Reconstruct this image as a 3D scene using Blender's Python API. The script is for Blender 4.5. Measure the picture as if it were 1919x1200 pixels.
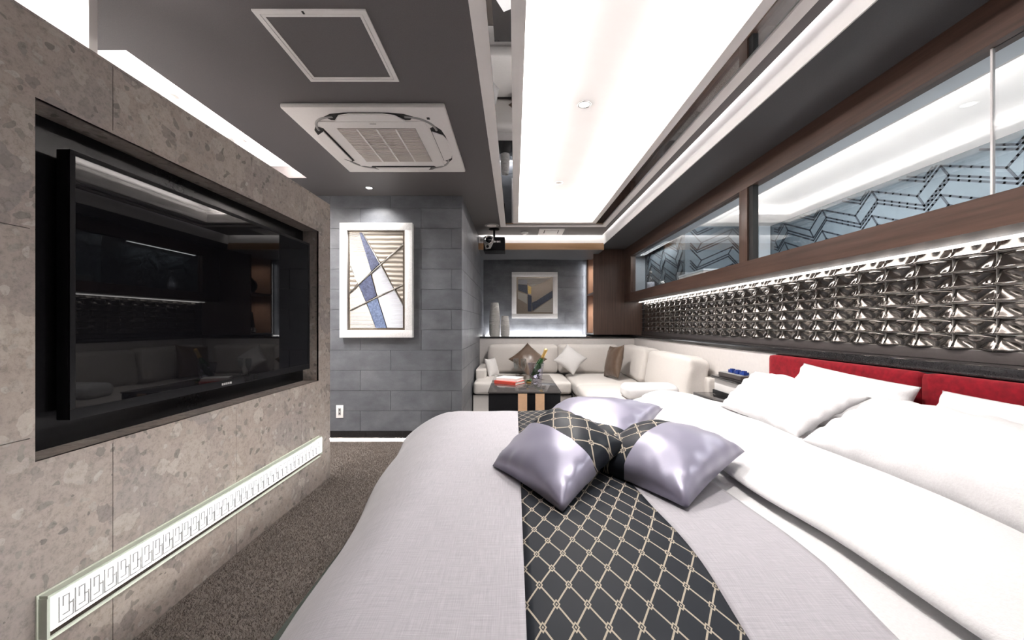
import bpy, bmesh, math, random
import numpy as np
from mathutils import Vector, Matrix, noise as mnoise

random.seed(7)
SC = bpy.context.scene
COL = SC.collection
for o_ in list(bpy.data.objects):
    bpy.data.objects.remove(o_, do_unlink=True)

# ------------------------------------------------------------------ camera
CZ = 1.154                      # camera height; camera at X=0, Y=0 looking along +Y
F_PX, VX, VY = 720.0, 964.0, 608.0
cam_d = bpy.data.cameras.new('camera'); cam = bpy.data.objects.new('camera', cam_d)
COL.objects.link(cam); SC.camera = cam
cam.location = (0, 0, CZ); cam.rotation_euler = (math.radians(90), 0, 0)
cam_d.sensor_fit = 'HORIZONTAL'; cam_d.sensor_width = 36.0
cam_d.lens = 36.0 * F_PX / 1919.0
cam_d.shift_x = -(VX - 959.5) / 1919.0
cam_d.shift_y = (VY - 600.0) / 1919.0
cam_d.clip_start = 0.02; cam_d.clip_end = 60

# ------------------------------------------------------------------ world, colour management
w = bpy.data.worlds.new('world'); SC.world = w; w.use_nodes = True
w.node_tree.nodes['Background'].inputs[0].default_value = (0.9, 0.92, 1.0, 1)
w.node_tree.nodes['Background'].inputs[1].default_value = 0.02
SC.view_settings.view_transform = 'Standard'
SC.view_settings.look = 'None'
SC.view_settings.exposure = 1.25
SC.view_settings.gamma = 1.0
SC.view_settings.use_curve_mapping = False
SC.cycles.max_bounces = 7
SC.cycles.use_adaptive_sampling = True
SC.cycles.adaptive_threshold = 0.025
SC.cycles.diffuse_bounces = 4
SC.cycles.glossy_bounces = 4
SC.cycles.transparent_max_bounces = 12
SC.cycles.transmission_bounces = 6
SC.cycles.sample_clamp_indirect = 6.0
SC.cycles.caustics_reflective = False
SC.cycles.caustics_refractive = False
SC.cycles.use_denoising = True

# ------------------------------------------------------------------ key levels (metres)
HC = CZ + 1.27        # dark ceiling underside
XS = -1.39            # stone wall face
YG = 3.79             # grey tiled wall
XA = -0.5186          # side of the alcove
YB = 6.45             # alcove back wall
XT = 1.967            # wall behind the wavy tiles
XW = 1.69             # window frame face
XL = 1.80             # ledge front
YC = 5.90             # side of the shelf unit
HBM = CZ + 1.152      # underside of the bulkhead over the window
HTOP = CZ + 1.62      # slab above everything

def area_light(name, loc, size, size_y, energy, color=(1, 1, 1), rot=(0, 0, 0), spread=180):
    d = bpy.data.lights.new(name, 'AREA'); d.shape = 'RECTANGLE'; d.size = size; d.size_y = size_y
    d.energy = energy; d.color = color; d.spread = math.radians(spread)
    o = bpy.data.objects.new(name, d); COL.objects.link(o); o.location = loc; o.rotation_euler = rot
    return o

def spot_light(name, loc, energy, angle=80, blend=0.6, color=(1, 0.96, 0.92), rot=(0, 0, 0), radius=0.03):
    d = bpy.data.lights.new(name, 'SPOT'); d.energy = energy; d.spot_size = math.radians(angle)
    d.spot_blend = blend; d.color = color; d.shadow_soft_size = radius
    o = bpy.data.objects.new(name, d); COL.objects.link(o); o.location = loc; o.rotation_euler = rot
    return o
PI = math.pi
WARM = (1.0, 0.955, 0.93)
# LED lines lying in the coves (the strips themselves are built with the coffer)
area_light('cove_led_left', (-0.02, 2.0, HC + 0.10), 0.06, 5.3, 25, WARM, (0, PI + math.radians(48), 0))
area_light('cove_led_right', (1.035, 2.0, HC + 0.10), 0.06, 5.3, 25, WARM, (0, PI - math.radians(48), 0))
area_light('cove_led_far', (0.507, 4.87, HC + 0.10), 0.95, 0.06, 6, WARM, (PI, 0, 0))
# corridor recess
area_light('recess_led', (-1.76, 2.565, HC + 0.07), 0.04, 1.5, 36, WARM, (0, PI - math.radians(60), 0))  # hidden light added to make the recess bright
area_light('corridor_panel', (-2.3, .55, HC - .02), .5, 1.2, 150, WARM, (0, 0, 0))  # unseen area light added to brighten the wall return and ceiling
# ================================================================== helpers
def P(px, py, Y):
    """photo pixel at depth Y -> world point"""
    return Vector(((px - VX) * Y / F_PX, Y, CZ - (py - VY) * Y / F_PX))

def tag(o, label=None, cat=None, group=None, kind=None):
    if label: o['label'] = label
    if cat: o['category'] = cat
    if group: o['group'] = group
    if kind: o['kind'] = kind
    return o

def thing(name, label, cat, loc=(0, 0, 0), group=None, kind=None):
    o = bpy.data.objects.new(name, None); COL.objects.link(o)
    o.empty_display_size = 0.05
    o.location = loc
    tag(o, label, cat, group, kind)
    return o

def attach(o, parent):
    if parent is not None:
        o.parent = parent
        if parent.parent is not None:
            m = Matrix.Translation(parent.parent.location) @ parent.matrix_parent_inverse @ Matrix.Translation(parent.location)
        else:
            m = Matrix.Translation(parent.location)
        o.matrix_parent_inverse = m.inverted()
    return o

class MB:
    def __init__(self): self.bm = bmesh.new()
    def box(self, x0, x1, y0, y1, z0, z1, bev=0.0, seg=2):
        r = bmesh.ops.create_cube(self.bm, size=1.0)
        vs = r['verts']
        for v in vs:
            v.co = Vector((x0 + (v.co.x + .5) * (x1 - x0), y0 + (v.co.y + .5) * (y1 - y0), z0 + (v.co.z + .5) * (z1 - z0)))
        if bev > 0:
            es = list({e for v in vs for e in v.link_edges})
            bmesh.ops.bevel(self.bm, geom=es, offset=bev, segments=seg, affect='EDGES', profile=0.6)
        return self
    def quad(self, a, b, c, d):
        self.bm.faces.new([self.bm.verts.new(p) for p in (a, b, c, d)]); return self
    def prism(self, pts, n):
        """closed polygon pts (3-D) extruded by vector n"""
        n = Vector(n)
        a = [self.bm.verts.new(Vector(p)) for p in pts]; b = [self.bm.verts.new(Vector(p) + n) for p in pts]
        k = len(pts)
        self.bm.faces.new(a[::-1]); self.bm.faces.new(b)
        for i in range(k): self.bm.faces.new((a[i], a[(i + 1) % k], b[(i + 1) % k], b[i]))
        return self
    def lathe(self, prof, c, axis='Z', seg=28, mtx=None):
        rings = []
        for r, h in prof:
            ring = []
            for i in range(seg):
                t = 2 * PI * i / seg
                p = Vector((r * math.cos(t), r * math.sin(t), h))
                if axis == 'Y': p = Vector((p.x, -p.z, p.y))
                if axis == 'X': p = Vector((p.z, p.x, p.y))
                if mtx is not None: p = mtx @ p
                ring.append(self.bm.verts.new(p + Vector(c)))
            rings.append(ring)
        for a, b in zip(rings[:-1], rings[1:]):
            for i in range(seg):
                self.bm.faces.new((a[i], a[(i + 1) % seg], b[(i + 1) % seg], b[i]))
        if prof[0][0] > 1e-4: self.bm.faces.new(rings[0][::-1])
        if prof[-1][0] > 1e-4: self.bm.faces.new(rings[-1])
        return self
    def tube(self, pts, r, seg=8, closed=False):
        pts = [Vector(p) for p in pts]; rings = []
        n = len(pts)
        for i, p in enumerate(pts):
            t = (pts[(i + 1) % n if closed else min(i + 1, n - 1)] - pts[(i - 1) if (closed or i) else 0])
            if t.length < 1e-9: t = Vector((0, 0, 1))
            t.normalize()
            up = Vector((0, 0, 1)) if abs(t.z) < .95 else Vector((1, 0, 0))
            s = t.cross(up).normalized(); u = s.cross(t)
            rr = r[i] if isinstance(r, (list, tuple)) else r
            rings.append([self.bm.verts.new(p + s * math.cos(2 * PI * k / seg) * rr + u * math.sin(2 * PI * k / seg) * rr) for k in range(seg)])
        m = n if closed else n - 1
        for i in range(m):
            a, b = rings[i], rings[(i + 1) % n]
            for k in range(seg): self.bm.faces.new((a[k], a[(k + 1) % seg], b[(k + 1) % seg], b[k]))
        if not closed:
            self.bm.faces.new(rings[0][::-1]); self.bm.faces.new(rings[-1])
        return self
    def mesh(self, name, smooth=False, weld=False):
        if weld: bmesh.ops.remove_doubles(self.bm, verts=self.bm.verts, dist=1e-5)
        bmesh.ops.recalc_face_normals(self.bm, faces=self.bm.faces)
        me = bpy.data.meshes.new(name); self.bm.to_mesh(me); self.bm.free()
        if smooth:
            for p in me.polygons: p.use_smooth = True
        return me
    def build(self, name, mat, parent=None, smooth=False, weld=False, **kw):
        me = self.mesh(name, smooth, weld); me.materials.append(mat)
        o = bpy.data.objects.new(name, me); COL.objects.link(o)
        if smooth == 'auto': pass
        attach(o, parent)
        if kw: tag(o, **kw)
        return o

def auto_smooth(o, ang=40):
    me = o.data
    for p in me.polygons: p.use_smooth = True
    me.set_sharp_from_angle(angle=math.radians(ang))
    return o

def box(name, b, mat, parent=None, bev=0.0, **kw):
    o = MB().box(*b, bev=bev).build(name, mat, parent, **kw)
    if bev > 0: auto_smooth(o)
    return o

def place(name, me, loc, parent=None):
    """shared-mesh piece"""
    o = bpy.data.objects.new(name, me); COL.objects.link(o); o.location = loc
    attach(o, parent)
    return o

def surf(name, nu, nv, fn, mat, parent=None, uv=None, solid=0.0, **kw):
    """open grid surface fn(u,v)->Vector with optional uv fn and solidify"""
    verts = [fn(i / nu, j / nv) for j in range(nv + 1) for i in range(nu + 1)]
    faces = [(j * (nu + 1) + i, j * (nu + 1) + i + 1, (j + 1) * (nu + 1) + i + 1, (j + 1) * (nu + 1) + i) for j in range(nv) for i in range(nu)]
    me = bpy.data.meshes.new(name); me.from_pydata([tuple(v) for v in verts], [], faces)
    for p in me.polygons: p.use_smooth = True
    if uv:
        lay = me.uv_layers.new(name='UVMap')
        uvs = [uv(i / nu, j / nv) for j in range(nv + 1) for i in range(nu + 1)]
        for l in me.loops: lay.data[l.index].uv = uvs[l.vertex_index]
    me.materials.append(mat)
    o = bpy.data.objects.new(name, me); COL.objects.link(o); attach(o, parent)
    if solid:
        m = o.modifiers.new('solid', 'SOLIDIFY'); m.thickness = solid; m.offset = -1
    if kw: tag(o, **kw)
    return o

def softbox(c, d, r, mat, name, parent=None, bulge=(0, 0, 0), n=14, rot=None, crumple=0.0, seed=0, **kw):
    """upholstered cushion: rounded box with bulging faces, half sizes d"""
    bm = bmesh.new()
    bmesh.ops.create_cube(bm, size=2.0)
    bmesh.ops.subdivide_edges(bm, edges=bm.edges[:], cuts=n, use_grid_fill=True)
    d = Vector(d)
    for v in bm.verts:
        q = Vector((math.copysign(abs(v.co[i]) ** 0.72, v.co[i]) if abs(v.co[i]) < .9999 else v.co[i] for i in range(3)))
        p = Vector((q[i] * d[i] for i in range(3)))
        core = Vector((max(-(d[i] - r), min(d[i] - r, p[i])) for i in range(3)))
        off = p - core
        if off.length > 1e-6: p = core + off.normalized() * r
        for i in range(3):
            a, b = [k for k in range(3) if k != i]
            p[i] += math.copysign(bulge[i], q[i]) * (1 - q[a] ** 2) * (1 - q[b] ** 2) * abs(q[i])
        if crumple:
            nv = mnoise.noise_vector(Vector((p.x * 7 + seed, p.y * 7, p.z * 7))) + 0.5 * mnoise.noise_vector(Vector((p.x * 16, p.y * 16 + seed, p.z * 16)))
            p += nv * crumple
        v.co = p
    me = bpy.data.meshes.new(name)
    if rot is not None: bmesh.ops.transform(bm, matrix=rot.to_4x4(), verts=bm.verts)
    bmesh.ops.translate(bm, vec=Vector(c), verts=bm.verts)
    bm.to_mesh(me); bm.free()
    for p in me.polygons: p.use_smooth = True
    me.materials.append(mat)
    o = bpy.data.objects.new(name, me); COL.objects.link(o); attach(o, parent)
    if kw: tag(o, **kw)
    return o

def pillow(name, corners, up, dn, parts, parent, n=30, pinch=0.10, crumple=0.004, seed=0, pw=0.5, uvs=0.42):
    """cushion through 4 corner points (c00,c10,c11,c01); parts = [(part name, v0, v1, material)] split along v"""
    c00, c10, c11, c01 = [Vector(c) for c in corners]
    nrm = ((c10 - c00) + (c11 - c01)).cross((c01 - c00) + (c11 - c10)).normalized()
    if nrm.z < 0 and abs(nrm.z) > .05: nrm = -nrm
    out = []
    def pos(u, v, side):
        s, t = 2 * u - 1, 2 * v - 1
        s2 = s * (1 - pinch * (1 - t * t) * abs(s)); t2 = t * (1 - pinch * (1 - s * s) * abs(t))
        a, b = (s2 + 1) / 2, (t2 + 1) / 2
        p = c00 * (1 - a) * (1 - b) + c10 * a * (1 - b) + c11 * a * b + c01 * (1 - a) * b
        f = max(0.0, (1 - s * s) * (1 - t * t)) ** pw
        edge = 1 - max(abs(s), abs(t))
        p = p + nrm * f * (up if side > 0 else -dn)
        if crumple:
            wv = mnoise.noise(Vector((s * 2.2 + seed, t * 2.2, side * 3.1 + seed)))
            pk = math.sin((s if abs(t) > abs(s) else t) * 17 + seed + 3 * wv) * max(0, 1 - edge * 3.2) * min(1, edge * 9)
            p = p + nrm * (crumple * 1.2 * wv * min(1, f * 2) + crumple * 0.9 * pk) * side
        return p
    for pname, v0, v1, mat in parts:
        k = max(4, int(n * (v1 - v0)))
        bm = bmesh.new(); lay = bm.loops.layers.uv.new('UVMap')
        for side in (1, -1):
            g = [[bm.verts.new(pos(i / n, v0 + (v1 - v0) * j / k, side)) for i in range(n + 1)] for j in range(k + 1)]
            for j in range(k):
                for i in range(n):
                    q = [(i, j), (i + 1, j), (i + 1, j + 1), (i, j + 1)]
                    if side < 0: q = q[::-1]
                    f = bm.faces.new([g[b][a] for a, b in q]); f.smooth = True
                    for l, (a, b) in zip(f.loops, q): l[lay].uv = (a / n * uvs, (v0 + (v1 - v0) * b / k) * uvs)
        bmesh.ops.remove_doubles(bm, verts=bm.verts, dist=1e-5)
        me = bpy.data.meshes.new(pname); bm.to_mesh(me); bm.free(); me.materials.append(mat)
        o = bpy.data.objects.new(pname, me); COL.objects.link(o); attach(o, parent); out.append(o)
    return out

# ================================================================== materials
def newmat(name):
    m = bpy.data.materials.new(name); m.use_nodes = True
    nt = m.node_tree; b = nt.nodes['Principled BSDF']
    return m, nt, b
def pset(b, col=None, rough=None, metal=None, spec=None, sheen=None, coat=None, trans=None, ior=None, alpha=None):
    if col is not None: b.inputs['Base Color'].default_value = (*col, 1)
    if rough is not None: b.inputs['Roughness'].default_value = rough
    if metal is not None: b.inputs['Metallic'].default_value = metal
    if spec is not None: b.inputs['Specular IOR Level'].default_value = spec
    if sheen is not None: b.inputs['Sheen Weight'].default_value = sheen
    if coat is not None: b.inputs['Coat Weight'].default_value = coat
    if trans is not None: b.inputs['Transmission Weight'].default_value = trans
    if ior is not None: b.inputs['IOR'].default_value = ior
def N(nt, t, **kw):
    n = nt.nodes.new(t)
    for k, v in kw.items():
        if k.startswith('i_'): n.inputs[int(k[2:]) if k[2:].isdigit() else k[2:].replace('_', ' ')].default_value = v
        else: setattr(n, k, v)
    return n
def L(nt, a, b): nt.links.new(a, b)
def coords(nt, kind='Object', scale=(1, 1, 1)):
    tc = N(nt, 'ShaderNodeTexCoord'); mp = N(nt, 'ShaderNodeMapping'); mp.inputs['Scale'].default_value = scale
    if kind == 'World':
        g = N(nt, 'ShaderNodeNewGeometry'); L(nt, g.outputs['Position'], mp.inputs[0])
    else:
        L(nt, tc.outputs[kind], mp.inputs[0])
    return mp.outputs[0]
def noise(nt, vec, scale, detail=4, rough=0.6):
    n = N(nt, 'ShaderNodeTexNoise'); n.inputs['Scale'].default_value = scale; n.inputs['Detail'].default_value = detail; n.inputs['Roughness'].default_value = rough
    L(nt, vec, n.inputs['Vector']); return n.outputs['Fac']
def ramp(nt, fac, stops, interp='LINEAR'):
    r = N(nt, 'ShaderNodeValToRGB'); r.color_ramp.interpolation = interp
    e = r.color_ramp.elements
    while len(e) < len(stops): e.new(0.5)
    for k, (p, c) in enumerate(stops):
        e[k].position = p; e[k].color = (*c, 1) if len(c) == 3 else c
    L(nt, fac, r.inputs[0]); return r.outputs[0]
def mixc(nt, fac, a, b, mode='MIX'):
    m = N(nt, 'ShaderNodeMix', data_type='RGBA', blend_type=mode)
    for s, v in ((m.inputs[0], fac), (m.inputs[6], a), (m.inputs[7], b)):
        if isinstance(v, (int, float)): s.default_value = v
        elif isinstance(v, tuple): s.default_value = (*v, 1)
        else: L(nt, v, s)
    return m.outputs[2]
def math_(nt, op, a, b=None, c=None):
    m = N(nt, 'ShaderNodeMath', operation=op)
    for i, v in enumerate((a, b, c)):
        if v is None: continue
        if isinstance(v, (int, float)): m.inputs[i].default_value = v
        else: L(nt, v, m.inputs[i])
    return m.outputs[0]
def bump(nt, b, h, strength=0.3, dist=0.01):
    n = N(nt, 'ShaderNodeBump'); n.inputs['Strength'].default_value = strength; n.inputs['Distance'].default_value = dist
    L(nt, h, n.inputs['Height']); L(nt, n.outputs[0], b.inputs['Normal'])

def plain(name, col, rough=0.5, metal=0.0, spec=0.5, grain=0.06, gscale=60, bstr=0.05, **kw):
    m, nt, b = newmat(name); pset(b, col, rough, metal, spec, **kw)
    v = coords(nt, 'World'); n = noise(nt, v, gscale, 3)
    lo = tuple(c * (1 - grain) for c in col); hi = tuple(min(1, c * (1 + grain)) for c in col)
    L(nt, ramp(nt, n, [(.3, lo), (.7, hi)]), b.inputs['Base Color'])
    if bstr: bump(nt, b, n, bstr, 0.003)
    return m
def emit(name, col, s):
    m, nt, b = newmat(name); pset(b, (.8, .8, .8), .5)
    b.inputs['Emission Color'].default_value = (*col, 1); b.inputs['Emission Strength'].default_value = s
    return m
def wood(name, c1, c2, axis='Y', rough=0.38):
    m, nt, b = newmat(name); pset(b, rough=rough, spec=.45)
    sc = {'Y': (40, 1.6, 40), 'Z': (40, 40, 1.6), 'X': (1.6, 40, 40)}[axis]
    v = coords(nt, 'World', sc); n = noise(nt, v, 1.0, 6, .65)
    L(nt, ramp(nt, n, [(.25, c1), (.75, c2)]), b.inputs['Base Color']); bump(nt, b, n, .08, .003)
    return m
def thin_glass(name, tint=(1, 1, 1), ior=1.5, boost=1.0, rough=0.0):
    m = bpy.data.materials.new(name); m.use_nodes = True; nt = m.node_tree; nt.nodes.clear()
    out = N(nt, 'ShaderNodeOutputMaterial'); tr = N(nt, 'ShaderNodeBsdfTransparent'); gl = N(nt, 'ShaderNodeBsdfGlossy')
    tr.inputs[0].default_value = (*tint, 1); gl.inputs['Roughness'].default_value = rough
    lw = N(nt, 'ShaderNodeLayerWeight'); lw.inputs[0].default_value = .5
    f0 = ((ior - 1) / (ior + 1)) ** 2
    f = math_(nt, 'MULTIPLY_ADD', math_(nt, 'POWER', lw.outputs['Facing'], 5.0), 1 - f0, f0)
    f = math_(nt, 'MINIMUM', math_(nt, 'MULTIPLY', f, boost), 1.0)
    mx = N(nt, 'ShaderNodeMixShader'); L(nt, f, mx.inputs[0]); L(nt, tr.outputs[0], mx.inputs[1]); L(nt, gl.outputs[0], mx.inputs[2])
    L(nt, mx.outputs[0], out.inputs[0]); return m

M = {}
def make_stone():
    m, nt, b = newmat('breccia_stone'); pset(b, rough=.5, spec=.35)
    v = coords(nt, 'World')
    dn = N(nt, 'ShaderNodeTexNoise'); dn.inputs['Scale'].default_value = 9; dn.inputs['Detail'].default_value = 4; L(nt, v, dn.inputs['Vector'])
    vm = N(nt, 'ShaderNodeVectorMath', operation='MULTIPLY_ADD'); L(nt, dn.outputs['Color'], vm.inputs[0]); vm.inputs[1].default_value = (.11, .11, .11); L(nt, v, vm.inputs[2])
    big = noise(nt, v, 2.2, 3, .5); fine = noise(nt, v, 55, 5, .75); mid = noise(nt, v, 16, 5, .7)
    base = ramp(nt, mid, [(.3, (.150, .128, .116)), (.5, (.195, .168, .152)), (.72, (.238, .208, .188))])
    base = mixc(nt, .55, base, ramp(nt, big, [(.3, (.160, .142, .138)), (.7, (.228, .194, .170))]))
    def clasts(scale, thr, seed, dark, light, base):
        vo = N(nt, 'ShaderNodeTexVoronoi', feature='F1'); vo.inputs['Scale'].default_value = scale; vo.inputs['Randomness'].default_value = 1
        off = N(nt, 'ShaderNodeVectorMath', operation='ADD'); L(nt, vm.outputs[0], off.inputs[0]); off.inputs[1].default_value = (seed, seed * 2.3, seed * .7); L(nt, off.outputs[0], vo.inputs['Vector'])
        sep = N(nt, 'ShaderNodeSeparateColor'); L(nt, vo.outputs['Color'], sep.inputs[0])
        sel = math_(nt, 'GREATER_THAN', sep.outputs[0], thr)
        edge = math_(nt, 'LESS_THAN', vo.outputs['Distance'], .55)
        f = math_(nt, 'MULTIPLY', math_(nt, 'MULTIPLY', sel, edge), .8)
        col = ramp(nt, sep.outputs[1], [(.1, dark), (.55, tuple((a + c) / 2 for a, c in zip(dark, light))), (.95, light)])
        return mixc(nt, f, base, col)
    base = clasts(5.5, .62, 3.1, (.145, .130, .126), (.245, .215, .192), base)
    base = clasts(14, .72, 7.7, (.125, .108, .102), (.255, .23, .208), base)
    base = clasts(40, .80, 1.3, (.085, .075, .07), (.26, .24, .22), base)
    base = mixc(nt, .75, base, ramp(nt, fine, [(.28, (.70, .68, .66)), (.5, (1.38, 1.36, 1.35)), (.75, (1.68, 1.64, 1.6))]), 'MULTIPLY')
    L(nt, base, b.inputs['Base Color']); bump(nt, b, fine, .12, .003); return m
M['stone'] = make_stone()

def make_slate():
    m, nt, b = newmat('slate_tile'); pset(b, rough=.42, spec=.45)
    v = coords(nt, 'World', (1, 1, 1.6)); n = noise(nt, v, 4.5, 7, .62); f = noise(nt, v, 90, 3)
    oi = N(nt, 'ShaderNodeObjectInfo')
    t = math_(nt, 'ADD', n, math_(nt, 'MULTIPLY', math_(nt, 'SUBTRACT', oi.outputs['Random'], .5), .10))
    c = ramp(nt, t, [(.3, (.095, .100, .112)), (.5, (.125, .132, .147)), (.7, (.165, .172, .188))])
    c = mixc(nt, .25, c, ramp(nt, f, [(.3, (.7, .7, .7)), (.7, (1.2, 1.2, 1.2))]), 'MULTIPLY')
    L(nt, c, b.inputs['Base Color']); bump(nt, b, n, .12, .004); return m
M['slate'] = make_slate()
M['grout'] = plain('slate_grout', (.17, .175, .185), .8)
M['core'] = plain('dark_core', (.06, .06, .065), .8)
M['ceil'] = plain('charcoal_ceiling', (.118, .110, .112), .5, spec=.4, grain=.1, gscale=300, bstr=.03)
M['ceil_dk'] = plain('charcoal_bulkhead', (.075, .075, .08), .5, spec=.35, grain=.08, gscale=200)
M['white'] = plain('white_paint', (.80, .78, .77), .55, grain=.02, gscale=8, bstr=0)
M['warmwhite'] = plain('coffer_white', (.84, .815, .80), .6, grain=.015, gscale=5, bstr=0)
M['lacquer'] = plain('white_lacquer_frame', (.90, .875, .86), .30, spec=.4, grain=.02, gscale=9, bstr=0)
M['mirror'] = plain('smoked_mirror', (.52, .53, .55), .01, metal=1, grain=.01, bstr=0)
M['walnut'] = wood('dark_walnut', (.040, .021, .015), (.105, .058, .042), 'Y')
M['walnut_v'] = wood('dark_walnut_upright', (.055, .032, .024), (.125, .075, .056), 'Z')
M['oak'] = wood('honey_wood', (.30, .17, .085), (.46, .28, .15), 'X')
M['granite'] = plain('black_granite', (.022, .021, .022), .10, spec=.55, grain=.6, gscale=220, bstr=0)
M['trim'] = plain('bronze_trim', (.095, .082, .08), .45, metal=.3, grain=.05)
M['wains'] = plain('cream_wainscot', (.70, .665, .645), .55, grain=.03, gscale=30)
M['black_gloss'] = plain('black_gloss_panel', (.008, .008, .009), .22, spec=.16, grain=.1, bstr=0)
M['tv_screen'] = plain('tv_screen', (.004, .004, .005), .02, spec=.19, grain=.05, bstr=0)
M['tv_bezel'] = plain('tv_bezel', (.006, .006, .007), .5, spec=.10, grain=.05, bstr=0)
M['chrome'] = plain('chrome', (.72, .71, .69), .08, metal=1, grain=.02, bstr=0)
M['led'] = emit('led_line', (1, .97, .94), 9)
M['led_dim'] = emit('led_line_dim', (.95, .97, 1), .7)
M['led_soft'] = emit('led_line_soft', (1, .98, .96), 4)
M['lens'] = emit('lamp_lens', (1, .98, .95), 6)
M['fret_glow'] = emit('lit_fret_panel', (1, 1, .99), .62)
M['fret_bar'] = plain('fret_bar', (.3, .3, .3), .4, grain=.02, bstr=0)
M['edge_glass'] = plain('green_edge_glass', (.50, .55, .47), .10, spec=.6, grain=.03, bstr=0)
M['edge_lit'] = plain('pale_glass_edge', (.80, .85, .74), .15, grain=.02, bstr=0)
M['platform_glass'] = plain('green_glass_platform', (.045, .06, .052), .08, grain=.03, bstr=0)
M['glass'] = thin_glass('window_glass', (.94, .97, .98), 1.5, 1.6)
M['clear'] = thin_glass('clear_glassware', (.93, .95, .95), 1.45, 1.8)
def make_carpet():
    m, nt, b = newmat('brown_carpet'); pset(b, rough=.95, spec=.1, sheen=.3)
    v = coords(nt, 'World'); n = noise(nt, v, 420, 3, .8); k = noise(nt, v, 7, 3)
    c = ramp(nt, n, [(.30, (.085, .063, .051)), (.5, (.185, .147, .122)), (.72, (.31, .255, .217))])
    c = mixc(nt, .3, c, ramp(nt, k, [(.3, (.75, .75, .75)), (.7, (1.15, 1.15, 1.15))]), 'MULTIPLY')
    L(nt, c, b.inputs['Base Color']); bump(nt, b, n, .8, .01); return m
M['carpet'] = make_carpet()
def make_linen(name, base, base2):
    m, nt, b = newmat(name); pset(b, rough=.85, spec=.2, sheen=.25)
    a = noise(nt, coords(nt, 'UV', (420, 14, 1)), 1.0, 3, .7); c = noise(nt, coords(nt, 'UV', (14, 420, 1)), 1.0, 3, .7)
    t = math_(nt, 'MULTIPLY', math_(nt, 'ADD', a, c), .5)
    L(nt, ramp(nt, t, [(.34, base), (.66, base2)]), b.inputs['Base Color']); bump(nt, b, t, .15, .002); return m
M['linen'] = make_linen('pale_grey_linen', (.325, .315, .343), (.485, .47, .505))
def make_cotton():
    m, nt, b = newmat('white_cotton'); pset(b, rough=.8, spec=.2, sheen=.15)
    v = coords(nt, 'World'); n = noise(nt, v, 160, 2)
    wv = N(nt, 'ShaderNodeTexWave', wave_type='BANDS', bands_direction='DIAGONAL'); wv.inputs['Scale'].default_value = 3.2; wv.inputs['Distortion'].default_value = 7; wv.inputs['Detail'].default_value = 1.5; wv.inputs['Detail Scale'].default_value = 1.2
    L(nt, v, wv.inputs['Vector'])
    L(nt, ramp(nt, n, [(.3, (.66, .65, .66)), (.7, (.71, .705, .715))]), b.inputs['Base Color'])
    h = math_(nt, 'ADD', math_(nt, 'MULTIPLY', math_(nt, 'GREATER_THAN', wv.outputs['Fac'], .8), .6), n)
    bump(nt, b, h, .22, .004); return m
M['cotton'] = make_cotton()
def make_lattice(name, sx, sy, satin=.5):
    m, nt, b = newmat(name); pset(b, rough=satin, spec=.10)
    uv = coords(nt, 'UV', (1 / sx, 1 / sy, 1)); s = N(nt, 'ShaderNodeSeparateXYZ'); L(nt, uv, s.inputs[0])
    p = math_(nt, 'ADD', s.outputs[0], s.outputs[1]); q = math_(nt, 'SUBTRACT', s.outputs[0], s.outputs[1])
    dp = math_(nt, 'ABSOLUTE', math_(nt, 'SUBTRACT', p, math_(nt, 'ROUND', p))); dq = math_(nt, 'ABSOLUTE', math_(nt, 'SUBTRACT', q, math_(nt, 'ROUND', q)))
    line = math_(nt, 'LESS_THAN', math_(nt, 'MINIMUM', dp, dq), .034)
    mx = math_(nt, 'MAXIMUM', dp, dq)
    node = math_(nt, 'LESS_THAN', mx, .125); hole = math_(nt, 'MULTIPLY', math_(nt, 'LESS_THAN', mx, .075), math_(nt, 'GREATER_THAN', mx, .035))
    stitch = noise(nt, coords(nt, 'UV', (380, 380, 1)), 1, 2)
    f = math_(nt, 'MULTIPLY', math_(nt, 'SUBTRACT', math_(nt, 'MAXIMUM', line, node), hole), 1.0)
    f = math_(nt, 'MULTIPLY', f, math_(nt, 'ADD', .65, math_(nt, 'MULTIPLY', stitch, .6)))
    f = math_(nt, 'MINIMUM', f, 1.0)
    c = mixc(nt, f, (.017, .020, .026), (.42, .37, .30))
    L(nt, c, b.inputs['Base Color'])
    L(nt, math_(nt, 'ADD', satin, math_(nt, 'MULTIPLY', f, .3)), b.inputs['Roughness'])
    bump(nt, b, f, .25, .002); return m
M['lattice'] = make_lattice('diamond_lattice_brocade', .061, .112)
M['lattice_s'] = make_lattice('diamond_lattice_cushion', .105, .105, .42)
M['satin'] = plain('lavender_satin', (.27, .26, .35), .30, spec=.7, grain=.03, gscale=5, bstr=0, sheen=.2)
M['satin'].node_tree.nodes['Principled BSDF'].inputs['Metallic'].default_value = .25
M['velvet'] = plain('red_velvet', (.18, .004, .011), .8, spec=.15, grain=.3, gscale=40, bstr=.1, sheen=.35)
M['velvet'].node_tree.nodes['Principled BSDF'].inputs['Sheen Tint'].default_value = (1, .2, .2, 1)
M['sofa'] = plain('cream_sofa_fabric', (.62, .585, .555), .7, spec=.3, grain=.04, gscale=120, bstr=.08, sheen=.2)
M['sofa_pillow'] = plain('grey_white_pillow_fabric', (.60, .585, .575), .65, spec=.3, grain=.03, gscale=90, sheen=.2)
M['bronze_satin'] = plain('bronze_satin', (.105, .068, .046), .36, spec=.6, grain=.12, gscale=30, bstr=.04)
M['frame_silver'] = plain('hammered_silver_frame', (.86, .85, .85), .4, metal=.1, grain=.12, gscale=110, bstr=.6)
def make_wavy(name):
    m, nt, b = newmat(name); pset(b, rough=.14, metal=.95)
    v = coords(nt, 'World'); n = noise(nt, v, 14, 3)
    L(nt, ramp(nt, n, [(.3, (.21, .19, .175)), (.7, (.31, .285, .265))]), b.inputs['Base Color']); bump(nt, b, n, .03, .01); return m
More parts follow.
